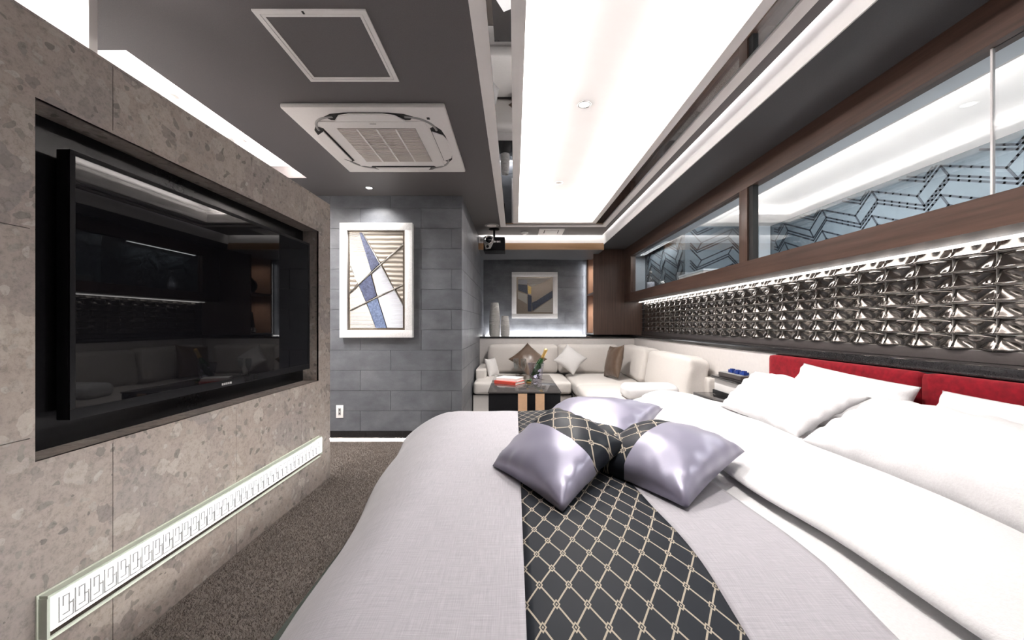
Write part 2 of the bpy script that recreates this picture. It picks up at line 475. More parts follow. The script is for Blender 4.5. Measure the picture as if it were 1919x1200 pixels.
M['wavy'] = make_wavy('smoked_metallic_tile')
M['tile_joint'] = plain('silver_tile_joint', (.50, .485, .47), .35, metal=.6, grain=.03, bstr=0)
M['plastic'] = plain('white_plastic', (.92, .90, .885), .4, grain=.015, bstr=0)
M['grille'] = plain('grille_beige', (.74, .69, .65), .5, grain=.03, bstr=0)
M['dark_gap'] = plain('dark_gap', (.02, .02, .02), .7)
M['grey_plastic'] = plain('grey_plastic', (.36, .355, .35), .4, grain=.03, bstr=0)
M['blue_wall'] = plain('pale_blue_wall', (.66, .72, .78), .5, grain=.03, gscale=4, bstr=0)
M['mural'] = plain('grey_blue_mural', (.125, .158, .185), .55, grain=.14, gscale=3, bstr=0)
M['ink'] = plain('mural_ink', (.018, .026, .04), .5, bstr=0)
# ================================================================== the room shell
def struct(name, o):
    tag(o, kind='structure'); return o
Y0 = -1.35
XR, XLF = 3.02, -3.1
# ---- floor
fl = MB().box(XLF, 3.3, Y0, 6.7, -0.06, 0.0).build('floor', M['carpet'], label='brown cut pile carpet covering the room floor', kind='structure')
def carpet_pile():
    rng = np.random.default_rng(3); n = 105000
    x = rng.uniform(-1.385, -0.35, n); y = rng.uniform(0.95, 3.80, n)
    k_ = n // 8; x[:k_] = rng.uniform(-2.0, -1.385, k_); y[:k_] = rng.uniform(2.9, 3.82, k_)
    hgt = rng.uniform(.006, .013, n); a = rng.uniform(0, 2 * PI, n); wd = .0017
    lx = rng.normal(0, .006, n); ly = rng.normal(0, .006, n)
    v = np.zeros((n, 3, 3)); c, s = np.cos(a) * wd, np.sin(a) * wd
    v[:, 0] = np.stack([x - c, y - s, np.zeros(n)], 1); v[:, 1] = np.stack([x + c, y + s, np.zeros(n)], 1); v[:, 2] = np.stack([x + lx, y + ly, hgt], 1)
    me = bpy.data.meshes.new('carpet_pile')
    me.vertices.add(n * 3); me.vertices.foreach_set('co', v.reshape(-1))
    me.loops.add(n * 3); me.loops.foreach_set('vertex_index', np.arange(n * 3, dtype=np.int32))
    me.polygons.add(n); me.polygons.foreach_set('loop_start', np.arange(0, n * 3, 3, dtype=np.int32))
    me.update(calc_edges=True); me.validate(); me.materials.append(M['carpet'])
    o = bpy.data.objects.new('carpet_pile', me); COL.objects.link(o)
    tag(o, 'short brown carpet pile between stone wall and bed', 'carpet', kind='stuff')
carpet_pile()

# ---- ceilings
c = MB()
RX0, RX1, RY0, RY1 = -2.55, -1.80, 1.78, 3.35          # recess over the corridor
c.box(XLF, RX0, Y0, YG + .1, HC, HC + .05)
c.box(RX0, RX1, Y0, RY0, HC, HC + .05); c.box(RX0, RX1, RY1, YG + .1, HC, HC + .05)
c.box(RX1, -.18, Y0, 5.47, HC, HC + .05)
c.box(-.18, 1.25, 4.97, 5.47, HC, HC + .05); c.box(1.182, 1.25, Y0, 4.97, HC, HC + .05)
ceil = c.build('ceiling', M['ceil'], label='charcoal grey dropped ceiling', kind='structure')
box('ceiling_slab', (XLF, 3.3, Y0, 6.7, HTOP, HTOP + .05), M['white'], label='white ceiling slab above the dropped ceiling', kind='structure')
M['taupe'] = plain('taupe_paint', (.055, .047, .046), .6)  # dark tone stands for the shade on the recess end face
# recess lining
r = MB(); rz = CZ + 1.373
r.box(RX0 - .02, RX1 + .06, RY0, RY1, rz, rz + .02)
r.box(RX0 - .02, RX0, RY0, RY1, HC + .051, rz); r.box(RX0, RX1 + .06, RY0 - .02, RY0, HC + .051, rz)
r.build('ceiling_recess', M['warmwhite'], label='bright white lit recess in the ceiling above the stone wall', kind='structure')
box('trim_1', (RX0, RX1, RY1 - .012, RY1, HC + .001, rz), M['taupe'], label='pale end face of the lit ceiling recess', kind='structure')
box('recess_led_strip', (-1.765, -1.715, RY0 + .03, RY1 - .03, HC + .05, HC + .06), M['led_soft'], label='led strip hidden along the ceiling recess', cat='led strip')  # glowing strip added with the recess fill light

# ---- coffer
cf = thing('ceiling_coffer', 'white lit ceiling coffer framed with white lacquer and smoked mirror', 'ceiling', (0.5, 2, HC), kind='structure')
del cf['category']
cy0, T1 = Y0, .012
def ring(nm, xa, xb, xc, xd, yf0, yf1, mat, z0, z1, bev=0.0):
    box(nm, (xa, xb, cy0, yf1, z0, z1), mat, cf, bev); box(nm, (xc, xd, cy0, yf1, z0, z1), mat, cf, bev)
    box(nm, (xb, xc, yf0, yf1, z0, z1), mat, cf, bev)
ring('outer_frame', -.18, -.112, 1.12, 1.182, 4.885, 4.97, M['lacquer'], HC - .012, HC + .05, .002)
ring('mirror_strip', -.112, -.014, 1.021, 1.12, 4.812, 4.885, M['mirror'], HC - .002, HC + .02)
ring('inner_frame', -.014, .047, .967, 1.021, 4.765, 4.812, M['lacquer'], HC - .008, HC + .03, .002)
ring('fascia', .028, .047, .967, .985, 4.765, 4.785, M['warmwhite'], HC + .03, HC + .095)
ring('coffer_side', -.112, -.10, 1.11, 1.12, 4.93, 4.94, M['warmwhite'], HC + .02, CZ + 1.45)
box('coffer_panel', (-.112, 1.12, cy0, 4.94, CZ + 1.45, CZ + 1.465), M['warmwhite'], cf)
box('led_strip', (-.05, .01, cy0 + .05, 4.9, HC + .05, HC + .085), M['led_soft'], cf)
box('led_strip', (1.005, 1.065, cy0 + .05, 4.9, HC + .05, HC + .085), M['led_soft'], cf)
box('led_strip', (.06, .955, 4.84, 4.9, HC + .05, HC + .085), M['led_soft'], cf)

# ---- bulkhead over the window and soffit over the alcove
bh = box('ceiling_bulkhead', (1.292, 2.0, Y0, YB, HBM, HTOP), M['ceil_dk'], label='charcoal bulkhead running above the long window', kind='structure')
box('fascia', (1.285, 1.292, Y0, 5.55, HBM, HTOP), M['white'], bh)
box('led_strip', (1.262, 1.280, Y0, 5.45, HC + .07, HC + .08), M['led_soft'], bh)
sf = box('ceiling_soffit', (XA, 1.292, 5.56, YB, CZ + 1.08, HTOP), M['ceil_dk'], label='dark soffit over the sofa alcove', kind='structure')
box('wood_band', (XA, 1.292, 5.535, 5.56, CZ + 1.078, CZ + 1.17), M['oak'], sf)
box('fascia', (XA, 1.292, 5.548, 5.56, CZ + 1.17, HTOP), M['white'], sf)
box('led_strip', (XA + .03, 1.24, 5.487, 5.51, HC + .05, HC + .06), M['led_soft'], sf)
area_light('soffit_cove_led', (.37, 5.505, HC + .04), 1.7, .03, .8, WARM, (0, 0, 0))
area_light('bulkhead_cove_led', (1.267, 2.0, HC + .06), .02, 6.6, 1.5, (1, .93, .97), (0, 0, 0))

# ---- stone partition with the TV niche
NY0, NY1, NZ0, NZ1 = 1.1145, 2.727, CZ - .40, CZ + .66
SE, SZT, SD = 2.885, CZ + .894, .17      # wall end, top, thickness
XN = -1.505
wl = MB()
xa, xb = XS - SD, XS - .012
wl.box(xa, xb, Y0, SE, 0, NZ0 - .012); wl.box(xa, xb, Y0, SE, NZ1 + .012, SZT)
wl.box(xa, xb, Y0, NY0 - .012, NZ0 - .012, NZ1 + .012); wl.box(xa, xb, NY1 + .012, SE, NZ0 - .012, NZ1 + .012)
wl.box(xa, XN, NY0 - .012, NY1 + .012, NZ0 - .012, NZ1 + .012)
wall_left = wl.build('wall_left', M['core'], label='low partition wall clad in brecciated grey stone slabs', kind='structure')
def sub_rect(rect, hole):
    y0, y1, z0, z1 = rect; a0, a1, b0, b1 = hole
    if a0 >= y1 or a1 <= y0 or b0 >= z1 or b1 <= z0: return [rect]
    out = []
    if z0 < b0: out.append((y0, y1, z0, b0))
    if z1 > b1: out.append((y0, y1, b1, z1))
    m0, m1 = max(z0, b0), min(z1, b1)
    if y0 < a0: out.append((y0, a0, m0, m1))
    if y1 > a1: out.append((a1, y1, m0, m1))
    return out
gap = .0011
ys = [1.33 - .591 * k for k in range(4, 0, -1)] + [1.33, 1.921, 2.512, SE]
ys[0] = Y0
zs = [0.003, CZ - .925, CZ - .328, CZ + .275, SZT]
for i in range(len(ys) - 1):
    for j in range(len(zs) - 1):
        rs = sub_rect((ys[i] + gap, ys[i + 1] - gap, zs[j] + gap, zs[j + 1] - gap), (NY0, NY1, NZ0, NZ1))
        if not rs: continue
        mb = MB()
        for (a, b_, c_, d_) in rs: mb.box(xb, XS, a, b_, c_, d_)
        mb.build('stone_slab', M['stone'], wall_left)
# niche reveals, end face and cap in the same stone
for nm, bx in (('niche_lining', (XN, XS, NY0 - .012, NY1 + .012, NZ0 - .012, NZ0)), ('niche_lining', (XN, XS, NY0 - .012, NY1 + .012, NZ1, NZ1 + .012)),
               ('niche_lining', (XN, XS, NY0 - .012, NY0, NZ0, NZ1)), ('niche_lining', (XN, XS, NY1, NY1 + .012, NZ0, NZ1))):
    bx = (bx[0], bx[1] - .0005, *bx[2:])
    MB().box(*bx).build(nm, M['stone'], wall_left)
MB().box(xa, XS, SE, SE + .012, 0.003, SZT).build('end_slab', M['stone'], wall_left)
MB().box(xa, XS, Y0, SE + .012, SZT, SZT + .008).build('cap', M['stone'], wall_left)
MB().box(XN, XN + .004, NY0, NY1, NZ0, NZ1).build('niche_back', M['black_gloss'], wall_left)

# ---- grey slate tiled walls
def slate_wall(name, label, axis, p, a0, a1, z0, z1, out, parent_box, off=0.0, tw=.6, th=.2):
    """axis 'X': wall in the XZ plane at Y=p facing -Y; axis 'Y': wall in the YZ plane at X=p facing +X"""
    wo = MB().box(*parent_box).build(name, M['grout'], label=label, kind='structure')
    cache = {}
    row = 0; z = z0
    while z < z1 - .01:
        ze = min(z + th, z1); a = a0 - ((row % 2) * tw / 2 + off) % tw
        while a < a1 - .005:
            s, e = max(a, a0), min(a + tw, a1); a += tw
            if e - s < .01: continue
            wdt, hgt = round(e - s - .003, 4), round(ze - z - .003, 4)
            key = (wdt, hgt)
            if key not in cache:
                mb = MB()
                if axis == 'X': mb.box(-wdt / 2, wdt / 2, -.008, 0, -hgt / 2, hgt / 2)
                else: mb.box(0, .008, -wdt / 2, wdt / 2, -hgt / 2, hgt / 2)
                me = mb.mesh('tile'); me.materials.append(M['slate']); cache[key] = me
            ctr = ((s + e) / 2, p, (z + ze) / 2) if axis == 'X' else (p, (s + e) / 2, (z + ze) / 2)
            place('tile', cache[key], ctr, wo)
        z = ze; row += 1
    return wo
wf = slate_wall('wall_far', 'slate grey tiled wall behind the tall framed art', 'X', YG + .008, XLF, XA, .10, HC, -1,
                (XLF, XA - .008, YG + .008, YG + .06, .03, HTOP), off=.22)
wa = slate_wall('wall_alcove_left', 'slate grey tiled side wall of the sofa alcove', 'Y', XA - .008, YG, YB, .10, HTOP - .2, 1,
                (XA - .06, XA - .008, YG + .06, YB, .03, HTOP), off=.1)
wb = slate_wall('wall_alcove_back', 'slate grey tiled back wall of the sofa alcove', 'X', YB + .008, XA, XT, CZ - .19, CZ + 1.2, -1,
                (XA - .06, 3.3, YB + .008, YB + .06, 0, HTOP), off=.13)
# plinth and lit toe gap
x = -2.9
while x < XA - .02:
    e = min(x + .36, XA)
    box('plinth_piece', (x, e - .003, YG - .004, YG + .008, .031, .099), M['granite'], wf); x += .36
box('led_strip', (XLF, XA - .05, YG + .035, YG + .045, .004, .020), M['led'], wf)
area_light('toe_led', (-1.2, YG + .01, .022), 1.7, .02, 18.0, (1, .97, .96), (math.radians(35), 0, 0))

# ---- corridor: white wall beyond the partition, outer walls, wall behind the camera
box('wall_corridor_end', (XLF, -1.573, 1.42, 1.45, 0, HTOP), M['white'], label='white wall return rising behind the stone partition', kind='structure')
box('wall_corridor_left', (XLF - .05, XLF, Y0, YG + .06, 0, HTOP), M['white'], label='white corridor side wall', kind='structure')
box('wall_near', (XLF, 3.3, Y0 - .05, Y0, 0, HTOP), M['ceil_dk'], label='dark wall behind the bed side', kind='structure')

# ---- right wall: wainscot, ledges, wavy tiles, window
wr = MB().box(XL + .012, 2.05, Y0, YB, 0, CZ - .203).box(XT, 2.05, Y0, YC, CZ - .16, CZ + .36)
wall_right = wr.build('wall_right', M['core'], label='right wall with metallic wavy tile band', kind='structure')
for a, b_ in ((Y0, .665), (2.645, 5.762)):
    box('wainscot_panel', (XL, XL + .012, a, b_, .002, CZ - .203), M['wains'], wall_right)
box('trim_2', (XL - .012, XT, Y0, YB, CZ - .203, CZ - .16), M['granite'], bev=.004, label='polished black granite ledge above the headboard', kind='structure')
sw = box('wall_sofa_back', (XA, XL, 5.762, YB, 0, CZ - .2105), M['core'], label='low cream wall behind the corner sofa', kind='structure')
box('wainscot_panel', (XA, XL, 5.75, 5.762, .002, CZ - .2105), M['wains'], sw)
box('trim_3', (XA, XL - .012, 5.738, YB, CZ - .21, CZ - .19), M['granite'], bev=.003, label='dark ledge along the back of the alcove carrying the vases', kind='structure')
box('base_trim', (XT - .014, XT, Y0, YC, CZ - .16, CZ - .111), M['trim'], wall_right, .002)
# wavy tiles: ruled twist, bottom edge proud at the joints, top edge proud in the middle
TW_, TH_ = .1559, .0670
def wavy_mesh():
    nu, nv, A = 12, 6, .019
    vs, fs = [], []
    for j in range(nv + 1):
        for i in range(nu + 1):
            u, v = i / nu, j / nv
            g = ((1 + math.cos(2 * PI * u)) / 2) ** 0.95
            d = .008 + A * 1.35 * g * (1 - v) ** 1.35 + .006 * (1 - g) * v * v - .005 * math.sin(PI * u) * math.sin(PI * v)
            vs.append((-d, (u - .5) * (TW_ - .002), (v - .5) * (TH_ - .003)))
    n0 = len(vs)
    for j in range(nv): 
        for i in range(nu): fs.append((j * (nu + 1) + i, (j + 1) * (nu + 1) + i, (j + 1) * (nu + 1) + i + 1, j * (nu + 1) + i + 1))
    # skirt back to the wall
    rim = [i for i in range(nu + 1)] + [(j) * (nu + 1) + nu for j in range(1, nv + 1)] + [nv * (nu + 1) + i for i in range(nu - 1, -1, -1)] + [j * (nu + 1) for j in range(nv - 1, 0, -1)]
    for k in rim: vs.append((0, vs[k][1], vs[k][2]))
    m = len(rim)
    for k in range(m): fs.append((rim[k], rim[(k + 1) % m], n0 + (k + 1) % m, n0 + k))
    me = bpy.data.meshes.new('wavy_tile'); me.from_pydata(vs, [], fs); me.update()
    for k, p in enumerate(me.polygons): p.use_smooth = k < nu * nv
    bm = bmesh.new(); bm.from_mesh(me); bmesh.ops.recalc_face_normals(bm, faces=bm.faces); bm.to_mesh(me); bm.free()
    me.materials.append(M['wavy']); return me
M['led_tile'] = emit('led_line_tile', (1, .97, .94), 2.2)
wm = wavy_mesh()
yk = 1.552 - 8 * TW_
cols = 0
while yk + TW_ < YC - .01:
    for rr in range(7):
        place('wavy_tile', wm, (XT, yk + TW_ / 2, CZ - .111 + (rr + .5) * TH_), wall_right)
    box('joint_bar', (XT - .019, XT, yk - .0011, yk + .0011, CZ - .111, CZ + .358), M['tile_joint'], wall_right)
    yk += TW_; cols += 1
for rr in range(8):
    box('joint_bar', (XT - .012, XT, Y0, YC, CZ - .111 + rr * TH_ - .0016, CZ - .111 + rr * TH_ + .0016), M['tile_joint'], wall_right)
box('led_strip', (XT - .058, XT - .044, Y0, YC - .005, CZ + .331, CZ + .344), M['led_tile'], wall_right)
area_light('tile_led', (XT - .051, 2.3, CZ + .329), .014, 7.0, 2.6, WARM, (0, math.radians(15), 0))

# window
win = thing('window_1', 'long interior window in dark walnut frame above the tile band', 'window', (XW, 2.3, CZ + .34), kind='structure'); del win['category']
box('bottom_rail', (XW, 2.05, Y0, YC, CZ + .365, CZ + .46), M['walnut'], win)
box('bottom_lip', (XW, XW + .205, Y0, YC, CZ + .34, CZ + .365), M['walnut'], win)
box('top_rail', (XW, 1.76, Y0, YC, CZ + .994, HBM), M['walnut'], win)
box('mullion', (XW, 1.76, 2.79, 2.89, CZ + .46, CZ + .994), M['walnut_v'], win, .002)
box('mullion_seal', (XW + .012, 1.74, 2.74, 2.79, CZ + .46, CZ + .994), M['dark_gap'], win)
box('stile', (XW, 1.76, 5.58, YC, CZ + .46, CZ + .994), M['walnut_v'], win)
box('pane', (1.722, 1.728, 2.89, 5.58, CZ + .46, CZ + .994), M['glass'], win)
box('pane', (1.722, 1.728, 1.390, 2.74, CZ + .46, CZ + .994), M['glass'], win)
box('pane', (1.722, 1.728, Y0, 1.381, CZ + .46, CZ + .994), M['glass'], win)
box('pane_joint', (1.720, 1.730, 1.382, 1.389, CZ + .46, CZ + .994), M['plastic'], win)

# ---- bathroom behind the glass
BH = CZ + 1.15
bt = MB().box(2.05, 3.02, Y0, 4.5, CZ + .0, CZ + .02)
bt.build('floor_bathroom', M['white'], label='pale floor level inside the bathroom', kind='structure')
wbm = box('wall_bathroom_right', (3.0, 3.05, Y0, 4.5, CZ - .3, HTOP), M['mural'], label='grey blue mural wall with folded chevron lines seen through the window', kind='structure')
wbf = box('wall_bathroom_far', (2.03, 3.0, 4.5, 4.55, CZ - .3, HTOP), M['mural'], label='grey blue chevron mural end wall of the bathroom', kind='structure')
box('door_stripe', (2.86, 2.99, 4.488, 4.5, CZ - .2, CZ + 1.15), M['blue_wall'], wbf)
wbn = box('wall_bathroom_niche', (2.0, 2.03, 4.5, YC, CZ + .46, HTOP), M['mural'], label='dark mural side of the display niche behind the window', kind='structure')
box('wall_niche_end', (1.76, 2.0, YC - .02, YC, CZ + .46, HTOP), M['blue_wall'], label='pale blue end wall of the display niche', kind='structure')
box('ceiling_bathroom', (1.93, 3.0, Y0, YC, BH, BH + .03), M['warmwhite'], label='cream bathroom ceiling seen through the window', kind='structure')
sb = box('ceiling_bathroom_soffit', (1.76, 1.93, Y0, YC, CZ + 1.03, BH + .03), M['blue_wall'], label='pale blue soffit edging the bathroom ceiling', kind='structure')
box('white_edge', (1.93, 1.945, Y0, YC, CZ + 1.03, CZ + 1.06), M['white'], sb)
box('led_strip', (1.95, 1.97, Y0 + .1, 4.4, CZ + 1.075, CZ + 1.085), M['led_soft'], sb)
area_light('bathroom_led', (2.0, 1.6, CZ + 1.06), .03, 5.6, 12, WARM, (PI, math.radians(35), 0))
area_light('bathroom_lamp', (2.5, 2.4, BH - .02), .5, 2.6, 16, (1, .97, .95), (0, 0, 0))
area_light('niche_lamp', (1.88, 5.2, CZ + 1.02), .08, 1.0, 2.2, (1, .98, .97), (0, 0, 0))
def mural(axis, p, a0, a1, z0, z1, parent, name='mural_lines', phase=0.0):
    mb = MB()
    def seg(a, za, b, zb, w=.014):
        d = Vector((b - a, zb - za)); l = d.length
        if l < 1e-4: return
        n = Vector((-d.y, d.x)) / l * w / 2; e = d / l * w / 2
        q = [(a - e.x - n.x, za - e.y - n.y), (b + e.x - n.x, zb + e.y - n.y), (b + e.x + n.x, zb + e.y + n.y), (a - e.x + n.x, za - e.y + n.y)]
        if any(t[0] < a0 or t[0] > a1 or t[1] < z0 or t[1] > z1 for t in q): return
        if axis == 'Y': mb.prism([(p, u, v) for u, v in q], (-.0015, 0, 0))
        else: mb.prism([(u, p, v) for u, v in q], (0, -.0015, 0))
    T, A = .52, .16
    k = 0; zb = z0 - .6
    while zb < z1 + .3:
        for n in range(int((a1 - a0) / T) + 3):
            s = a0 - T + phase + n * T + (k % 2) * .0
            # folded ribbon: double edge, a shifted fold line above it and slanted caps joining them
            A0, A1, A2 = (s, zb), (s + T * .70, zb + A), (s + T, zb)
            for dx, dz in ((0, 0), (0, .028), (.05, .115)):
                for (pa, pb) in ((A0, A1), (A1, A2)):
                    m = 6
                    for i in range(m):
                        f0, f1 = i / m, (i + 1) / m
                        seg(pa[0] + (pb[0] - pa[0]) * f0 + dx, pa[1] + (pb[1] - pa[1]) * f0 + dz, pa[0] + (pb[0] - pa[0]) * f1 + dx, pa[1] + (pb[1] - pa[1]) * f1 + dz)
            for q_ in (A1, A2):
                seg(q_[0], q_[1] + .028, q_[0] + .05, q_[1] + .115)
        zb += .205; k += 1
    return mb.build(name, M['ink'], parent)
mural('Y', 2.9995, Y0, 4.5, CZ - .2, BH, wbm)
mural('X', 4.4995, 2.04, 2.85, CZ - .2, BH, wbf, phase=.1)
mural('Y', 1.9995, 4.52, YC - .03, CZ + .47, BH, wbn, phase=.2)
# ================================================================== shelf unit at the alcove corner
M['peach_wood'] = wood('peach_lining', (.36, .22, .16), (.48, .31, .23), 'Z')  # walnut made lighter, the shelf lamps' glow put into its colour
su = thing('shelf_unit', 'dark walnut shelf unit with lit open shelves at the alcove corner', 'shelf', (1.59, 6.17, CZ - .16))
SX0, SY1 = 1.213, 6.44
sz0, sz1 = CZ - .159, HBM - .001
box('side_panel', (SX0, XT, YC, YC + .02, sz0, sz1), M['walnut_v'], su)
box('side_panel', (SX0, XT, SY1 - .02, SY1, sz0, sz1), M['walnut_v'], su)
box('lining', (SX0 + .02, XT - .35, SY1 - .024, SY1 - .02, sz0 + .02, sz1 - .05), M['peach_wood'], su)  # added sheet carrying the painted glow of the far side panel
box('back_panel', (XT - .35, XT - .33, YC + .02, SY1 - .02, sz0, sz1), M['walnut_v'], su)
box('top_panel', (SX0, XT - .35, YC + .02, SY1 - .02, sz1 - .05, sz1), M['walnut'], su)
box('bottom_panel', (SX0, XT - .35, YC + .02, SY1 - .02, sz0, sz0 + .02), M['walnut'], su)
shz = CZ + .47
box('shelf', (SX0 + .005, XT - .35, YC + .02, SY1 - .02, shz, shz + .028), M['walnut'], su)
for zz in (sz1 - .055, shz - .005):
    MB().lathe([(.022, 0), (.022, .004), (.0, .004)], (1.42, 6.17, zz), seg=16).build('puck_light', M['lens'], su)
    spot_light('shelf_puck_lamp', (1.42, 6.17, zz - .012), 9, 150, .8, (1, .85, .72))
o = MB().lathe([(.03, 0), (.05, .01), (.09, .08), (.10, .13), (.08, .19), (.03, .235), (.022, .25), (.0, .25)], (1.40, 6.17, shz + .028), seg=24).build(
    'round_vase', M['black_gloss'], smooth=True, label='dark round vase on the upper lit shelf', cat='vase')
orn = thing('glass_ornament', 'glass bottle ornament with dark cone on the lower lit shelf', 'ornament', (1.38, 6.17, sz0 + .02))
MB().lathe([(.055, 0), (.06, .02), (.06, .07), (.03, .09), (.0, .09)], (1.38, 6.17, sz0 + .021), seg=20).build('base', M['chrome'], orn, True)
MB().lathe([(.045, 0), (.03, .12), (.012, .24), (.0, .25)], (1.38, 6.17, sz0 + .112), seg=20).build('cone', M['tv_bezel'], orn, True)

# ================================================================== television
tv = thing('television', 'large black flat television hung in the stone niche', 'television', (-1.45, 1.945, CZ - .31))
TX, TY0, TY1, TZ0, TZ1 = -1.418, 1.226, 2.662, CZ - .307, CZ + .560
box('body', (TX - .045, TX - .006, TY0, TY1, TZ0, TZ1), M['tv_bezel'], tv, .003)
bz = .016
for bx in ((TY0, TY1, TZ1 - bz, TZ1), (TY0, TY1, TZ0, TZ0 + .034), (TY0, TY0 + bz, TZ0 + .034, TZ1 - bz), (TY1 - bz, TY1, TZ0 + .034, TZ1 - bz)):
    bo_ = box('bezel', (TX - .006, TX, *bx), M['tv_bezel'], tv, .0015)
    if bx[3] == TZ0 + .034: tvb = bo_
box('screen', (TX - .006, TX - .002, TY0 + bz, TY1 - bz, TZ0 + .034, TZ1 - bz), M['tv_screen'], tv)
lg = MB()
for k in range(5):   # small silver wordmark, too small to read
    lg.box(TX, TX + .0006, 1.862 + k * .0135, 1.872 + k * .0135, TZ0 + .010, TZ0 + .020)
lg.build('logo', M['grey_plastic'], tvb)
box('sensor_window', (TX, TX + .001, 2.02, 2.07, TZ0 + .004, TZ0 + .03), M['black_gloss'], tvb)
box('sensor_window', (TX, TX + .001, 2.09, 2.12, TZ0 + .004, TZ0 + .03), M['black_gloss'], tvb)
box('bracket', (XN + .004, TX - .045, 1.7, 2.2, CZ - .1, CZ + .35), M['tv_bezel'], tv)

# ================================================================== lit fret panel low on the stone wall
fp = thing('fret_light_panel', 'long backlit white fretwork panel low on the stone wall', 'wall light', (XS, 1.92, CZ - .935))
FZ0, FZ1 = CZ - .935, CZ - .79
FX = XS + .031
box('back_plate', (XS, XS + .004, NY0, NY1, FZ0, FZ1), M['edge_lit'], fp)
box('top_glass', (XS + .004, FX - .002, NY0 + .006, NY1 - .006, FZ1 - .012, FZ1 - .004), M['edge_glass'], fp)
box('end_glass', (XS + .004, FX - .002, NY0 + .004, NY0 + .012, FZ0 + .016, FZ1 - .012), M['edge_glass'], fp)
box('end_glass', (XS + .004, FX - .002, NY1 - .012, NY1 - .004, FZ0 + .016, FZ1 - .012), M['edge_glass'], fp)
box('lit_panel', (XS + .006, FX, NY0 + .012, NY1 - .012, FZ0 + .034, FZ1 - .012), M['fret_glow'], fp)
box('mirror_strip', (XS + .004, XS + .012, NY0 + .012, NY1 - .012, FZ0 + .004, FZ0 + .034), M['chrome'], fp)
box('bottom_edge', (XS + .004, FX - .012, NY0 + .004, NY1 - .004, FZ0, FZ0 + .004), M['edge_lit'], fp)
def fret_mesh():
    mb = MB(); t = .0028; w = .0422; z0, z1 = FZ0 + .044, FZ1 - .024; h = z1 - z0
    def b_(y0, y1, za, zb): mb.box(0, .0022, y0, y1, za - (z0 + z1) / 2, zb - (z0 + z1) / 2)
    b_(0, t, z0, z1)                                    # long upright
    b_(t, w * .88, z0, z0 + .0036)                          # foot
    b_(w * .88, w * .88 + t, z0, z0 + h * .60)
    b_(w * .25, w * .62, z1 - h * .10, z1 - h * .10 + .0036)  # hook
    b_(w * .25, w * .25 + t, z0 + h * .55, z1 - h * .10)
    b_(w * .25, w * .62, z0 + h * .20, z0 + h * .20 + .0036)
    b_(w * .62, w * .62 + t, z0 + h * .20, z1 - h * .10 + t)
    b_(w * .62, w * .92, z0 + h * .50, z0 + h * .50 + t * 1.6)
    me = mb.mesh('fret_motif'); me.materials.append(M['fret_bar']); return me, (z0 + z1) / 2
fm, fz = fret_mesh()
yy = NY0 + .030
while yy + .0426 < NY1 - .02:
    place('fret_motif', fm, (FX, yy, fz), fp); yy += .0426

# ================================================================== framed art
def frame(parent, x0, x1, z0, z1, yf, yb, w):
    for bx in ((x0, x1, z1 - w, z1), (x0, x1, z0, z0 + w), (x0, x0 + w, z0 + w, z1 - w), (x1 - w, x1, z0 + w, z1 - w)):
        box('frame_rail', (bx[0], bx[1], yf, yb, bx[2], bx[3]), M['frame_silver'], parent, .002)
def ribbed(name, c1, c2, scale, direction='Z', metal=.3, rough=.35, bs=.4):
    m, nt, b = newmat(name); pset(b, rough=rough, metal=metal)
    v = coords(nt, 'World'); wv = N(nt, 'ShaderNodeTexWave', wave_type='BANDS', bands_direction=direction); wv.inputs['Scale'].default_value = scale; wv.inputs['Distortion'].default_value = 1.2; wv.inputs['Detail'].default_value = 2
    L(nt, v, wv.inputs['Vector']); L(nt, ramp(nt, wv.outputs['Fac'], [(.1, c1), (.9, c2)]), b.inputs['Base Color']); bump(nt, b, wv.outputs['Fac'], bs, .006); return m
M['art_cream'] = ribbed('art_cream', (.36, .335, .30), (.45, .425, .395), 26)
M['art_sand'] = ribbed('art_sand', (.27, .235, .195), (.50, .46, .41), 7, bs=.7)
M['art_silver'] = ribbed('art_silver', (.30, .305, .335), (.46, .47, .505), 34, metal=.5)
M['art_blue'] = plain('art_blue', (.075, .09, .165), .35, grain=.45, gscale=60, bstr=.5)
M['art_blue2'] = plain('art_blue_light', (.15, .20, .33), .35, grain=.4, gscale=60, bstr=.5)
M['art_line'] = plain('art_silver_line', (.40, .385, .36), .3, metal=.6)
M['art_gold'] = plain('art_gold', (.50, .36, .12), .35, metal=.5, grain=.2)
M['art_taupe'] = plain('art_taupe', (.26, .22, .18), .28, metal=.4, grain=.08)
M['art_navy'] = plain('art_navy', (.03, .04, .07), .3, grain=.4, gscale=50, bstr=.3)
ART = thing('framed_art', 'tall abstract relief picture with blue band in hammered silver frame', 'picture', (-1.34, 3.75, CZ - .13))
ya, yb_ = YG - .065, YG
a0, a1 = P(637, 418, ya + .01), P(773, 633, ya + .01)
frame(ART, a0.x, a1.x, a1.z, a0.z, ya, yb_, .072)
box('back_board', (a0.x + .07, a1.x - .07, yb_ - .035, yb_, a1.z + .07, a0.z - .07), M['art_taupe'], ART)
def artp(cx, cy, sc=5.0, ox=625, oy=405):
    """point of the picture crop -> position on the art plane"""
    q = P(ox + cx / sc, oy + cy / sc, yb_ - .037); return (q.x, yb_ - .037, q.z)
def patch(name, pts, mat, thick, parent=None, conv=artp):
    MB().prism([conv(*p) for p in pts], (0, -thick, 0)).build(name, mat, parent)
patch('relief_panel', [(150, 158), (245, 158), (355, 520), (232, 640), (158, 470)], M['art_cream'], .006, ART)
patch('relief_panel', [(158, 470), (222, 635), (158, 715)], M['art_sand'], .004, ART)
patch('relief_panel', [(158, 725), (240, 650), (305, 810), (160, 880)], M['art_cream'], .005, ART)
patch('relief_panel', [(160, 888), (310, 818), (395, 1050), (160, 1050)], M['art_cream'], .007, ART)
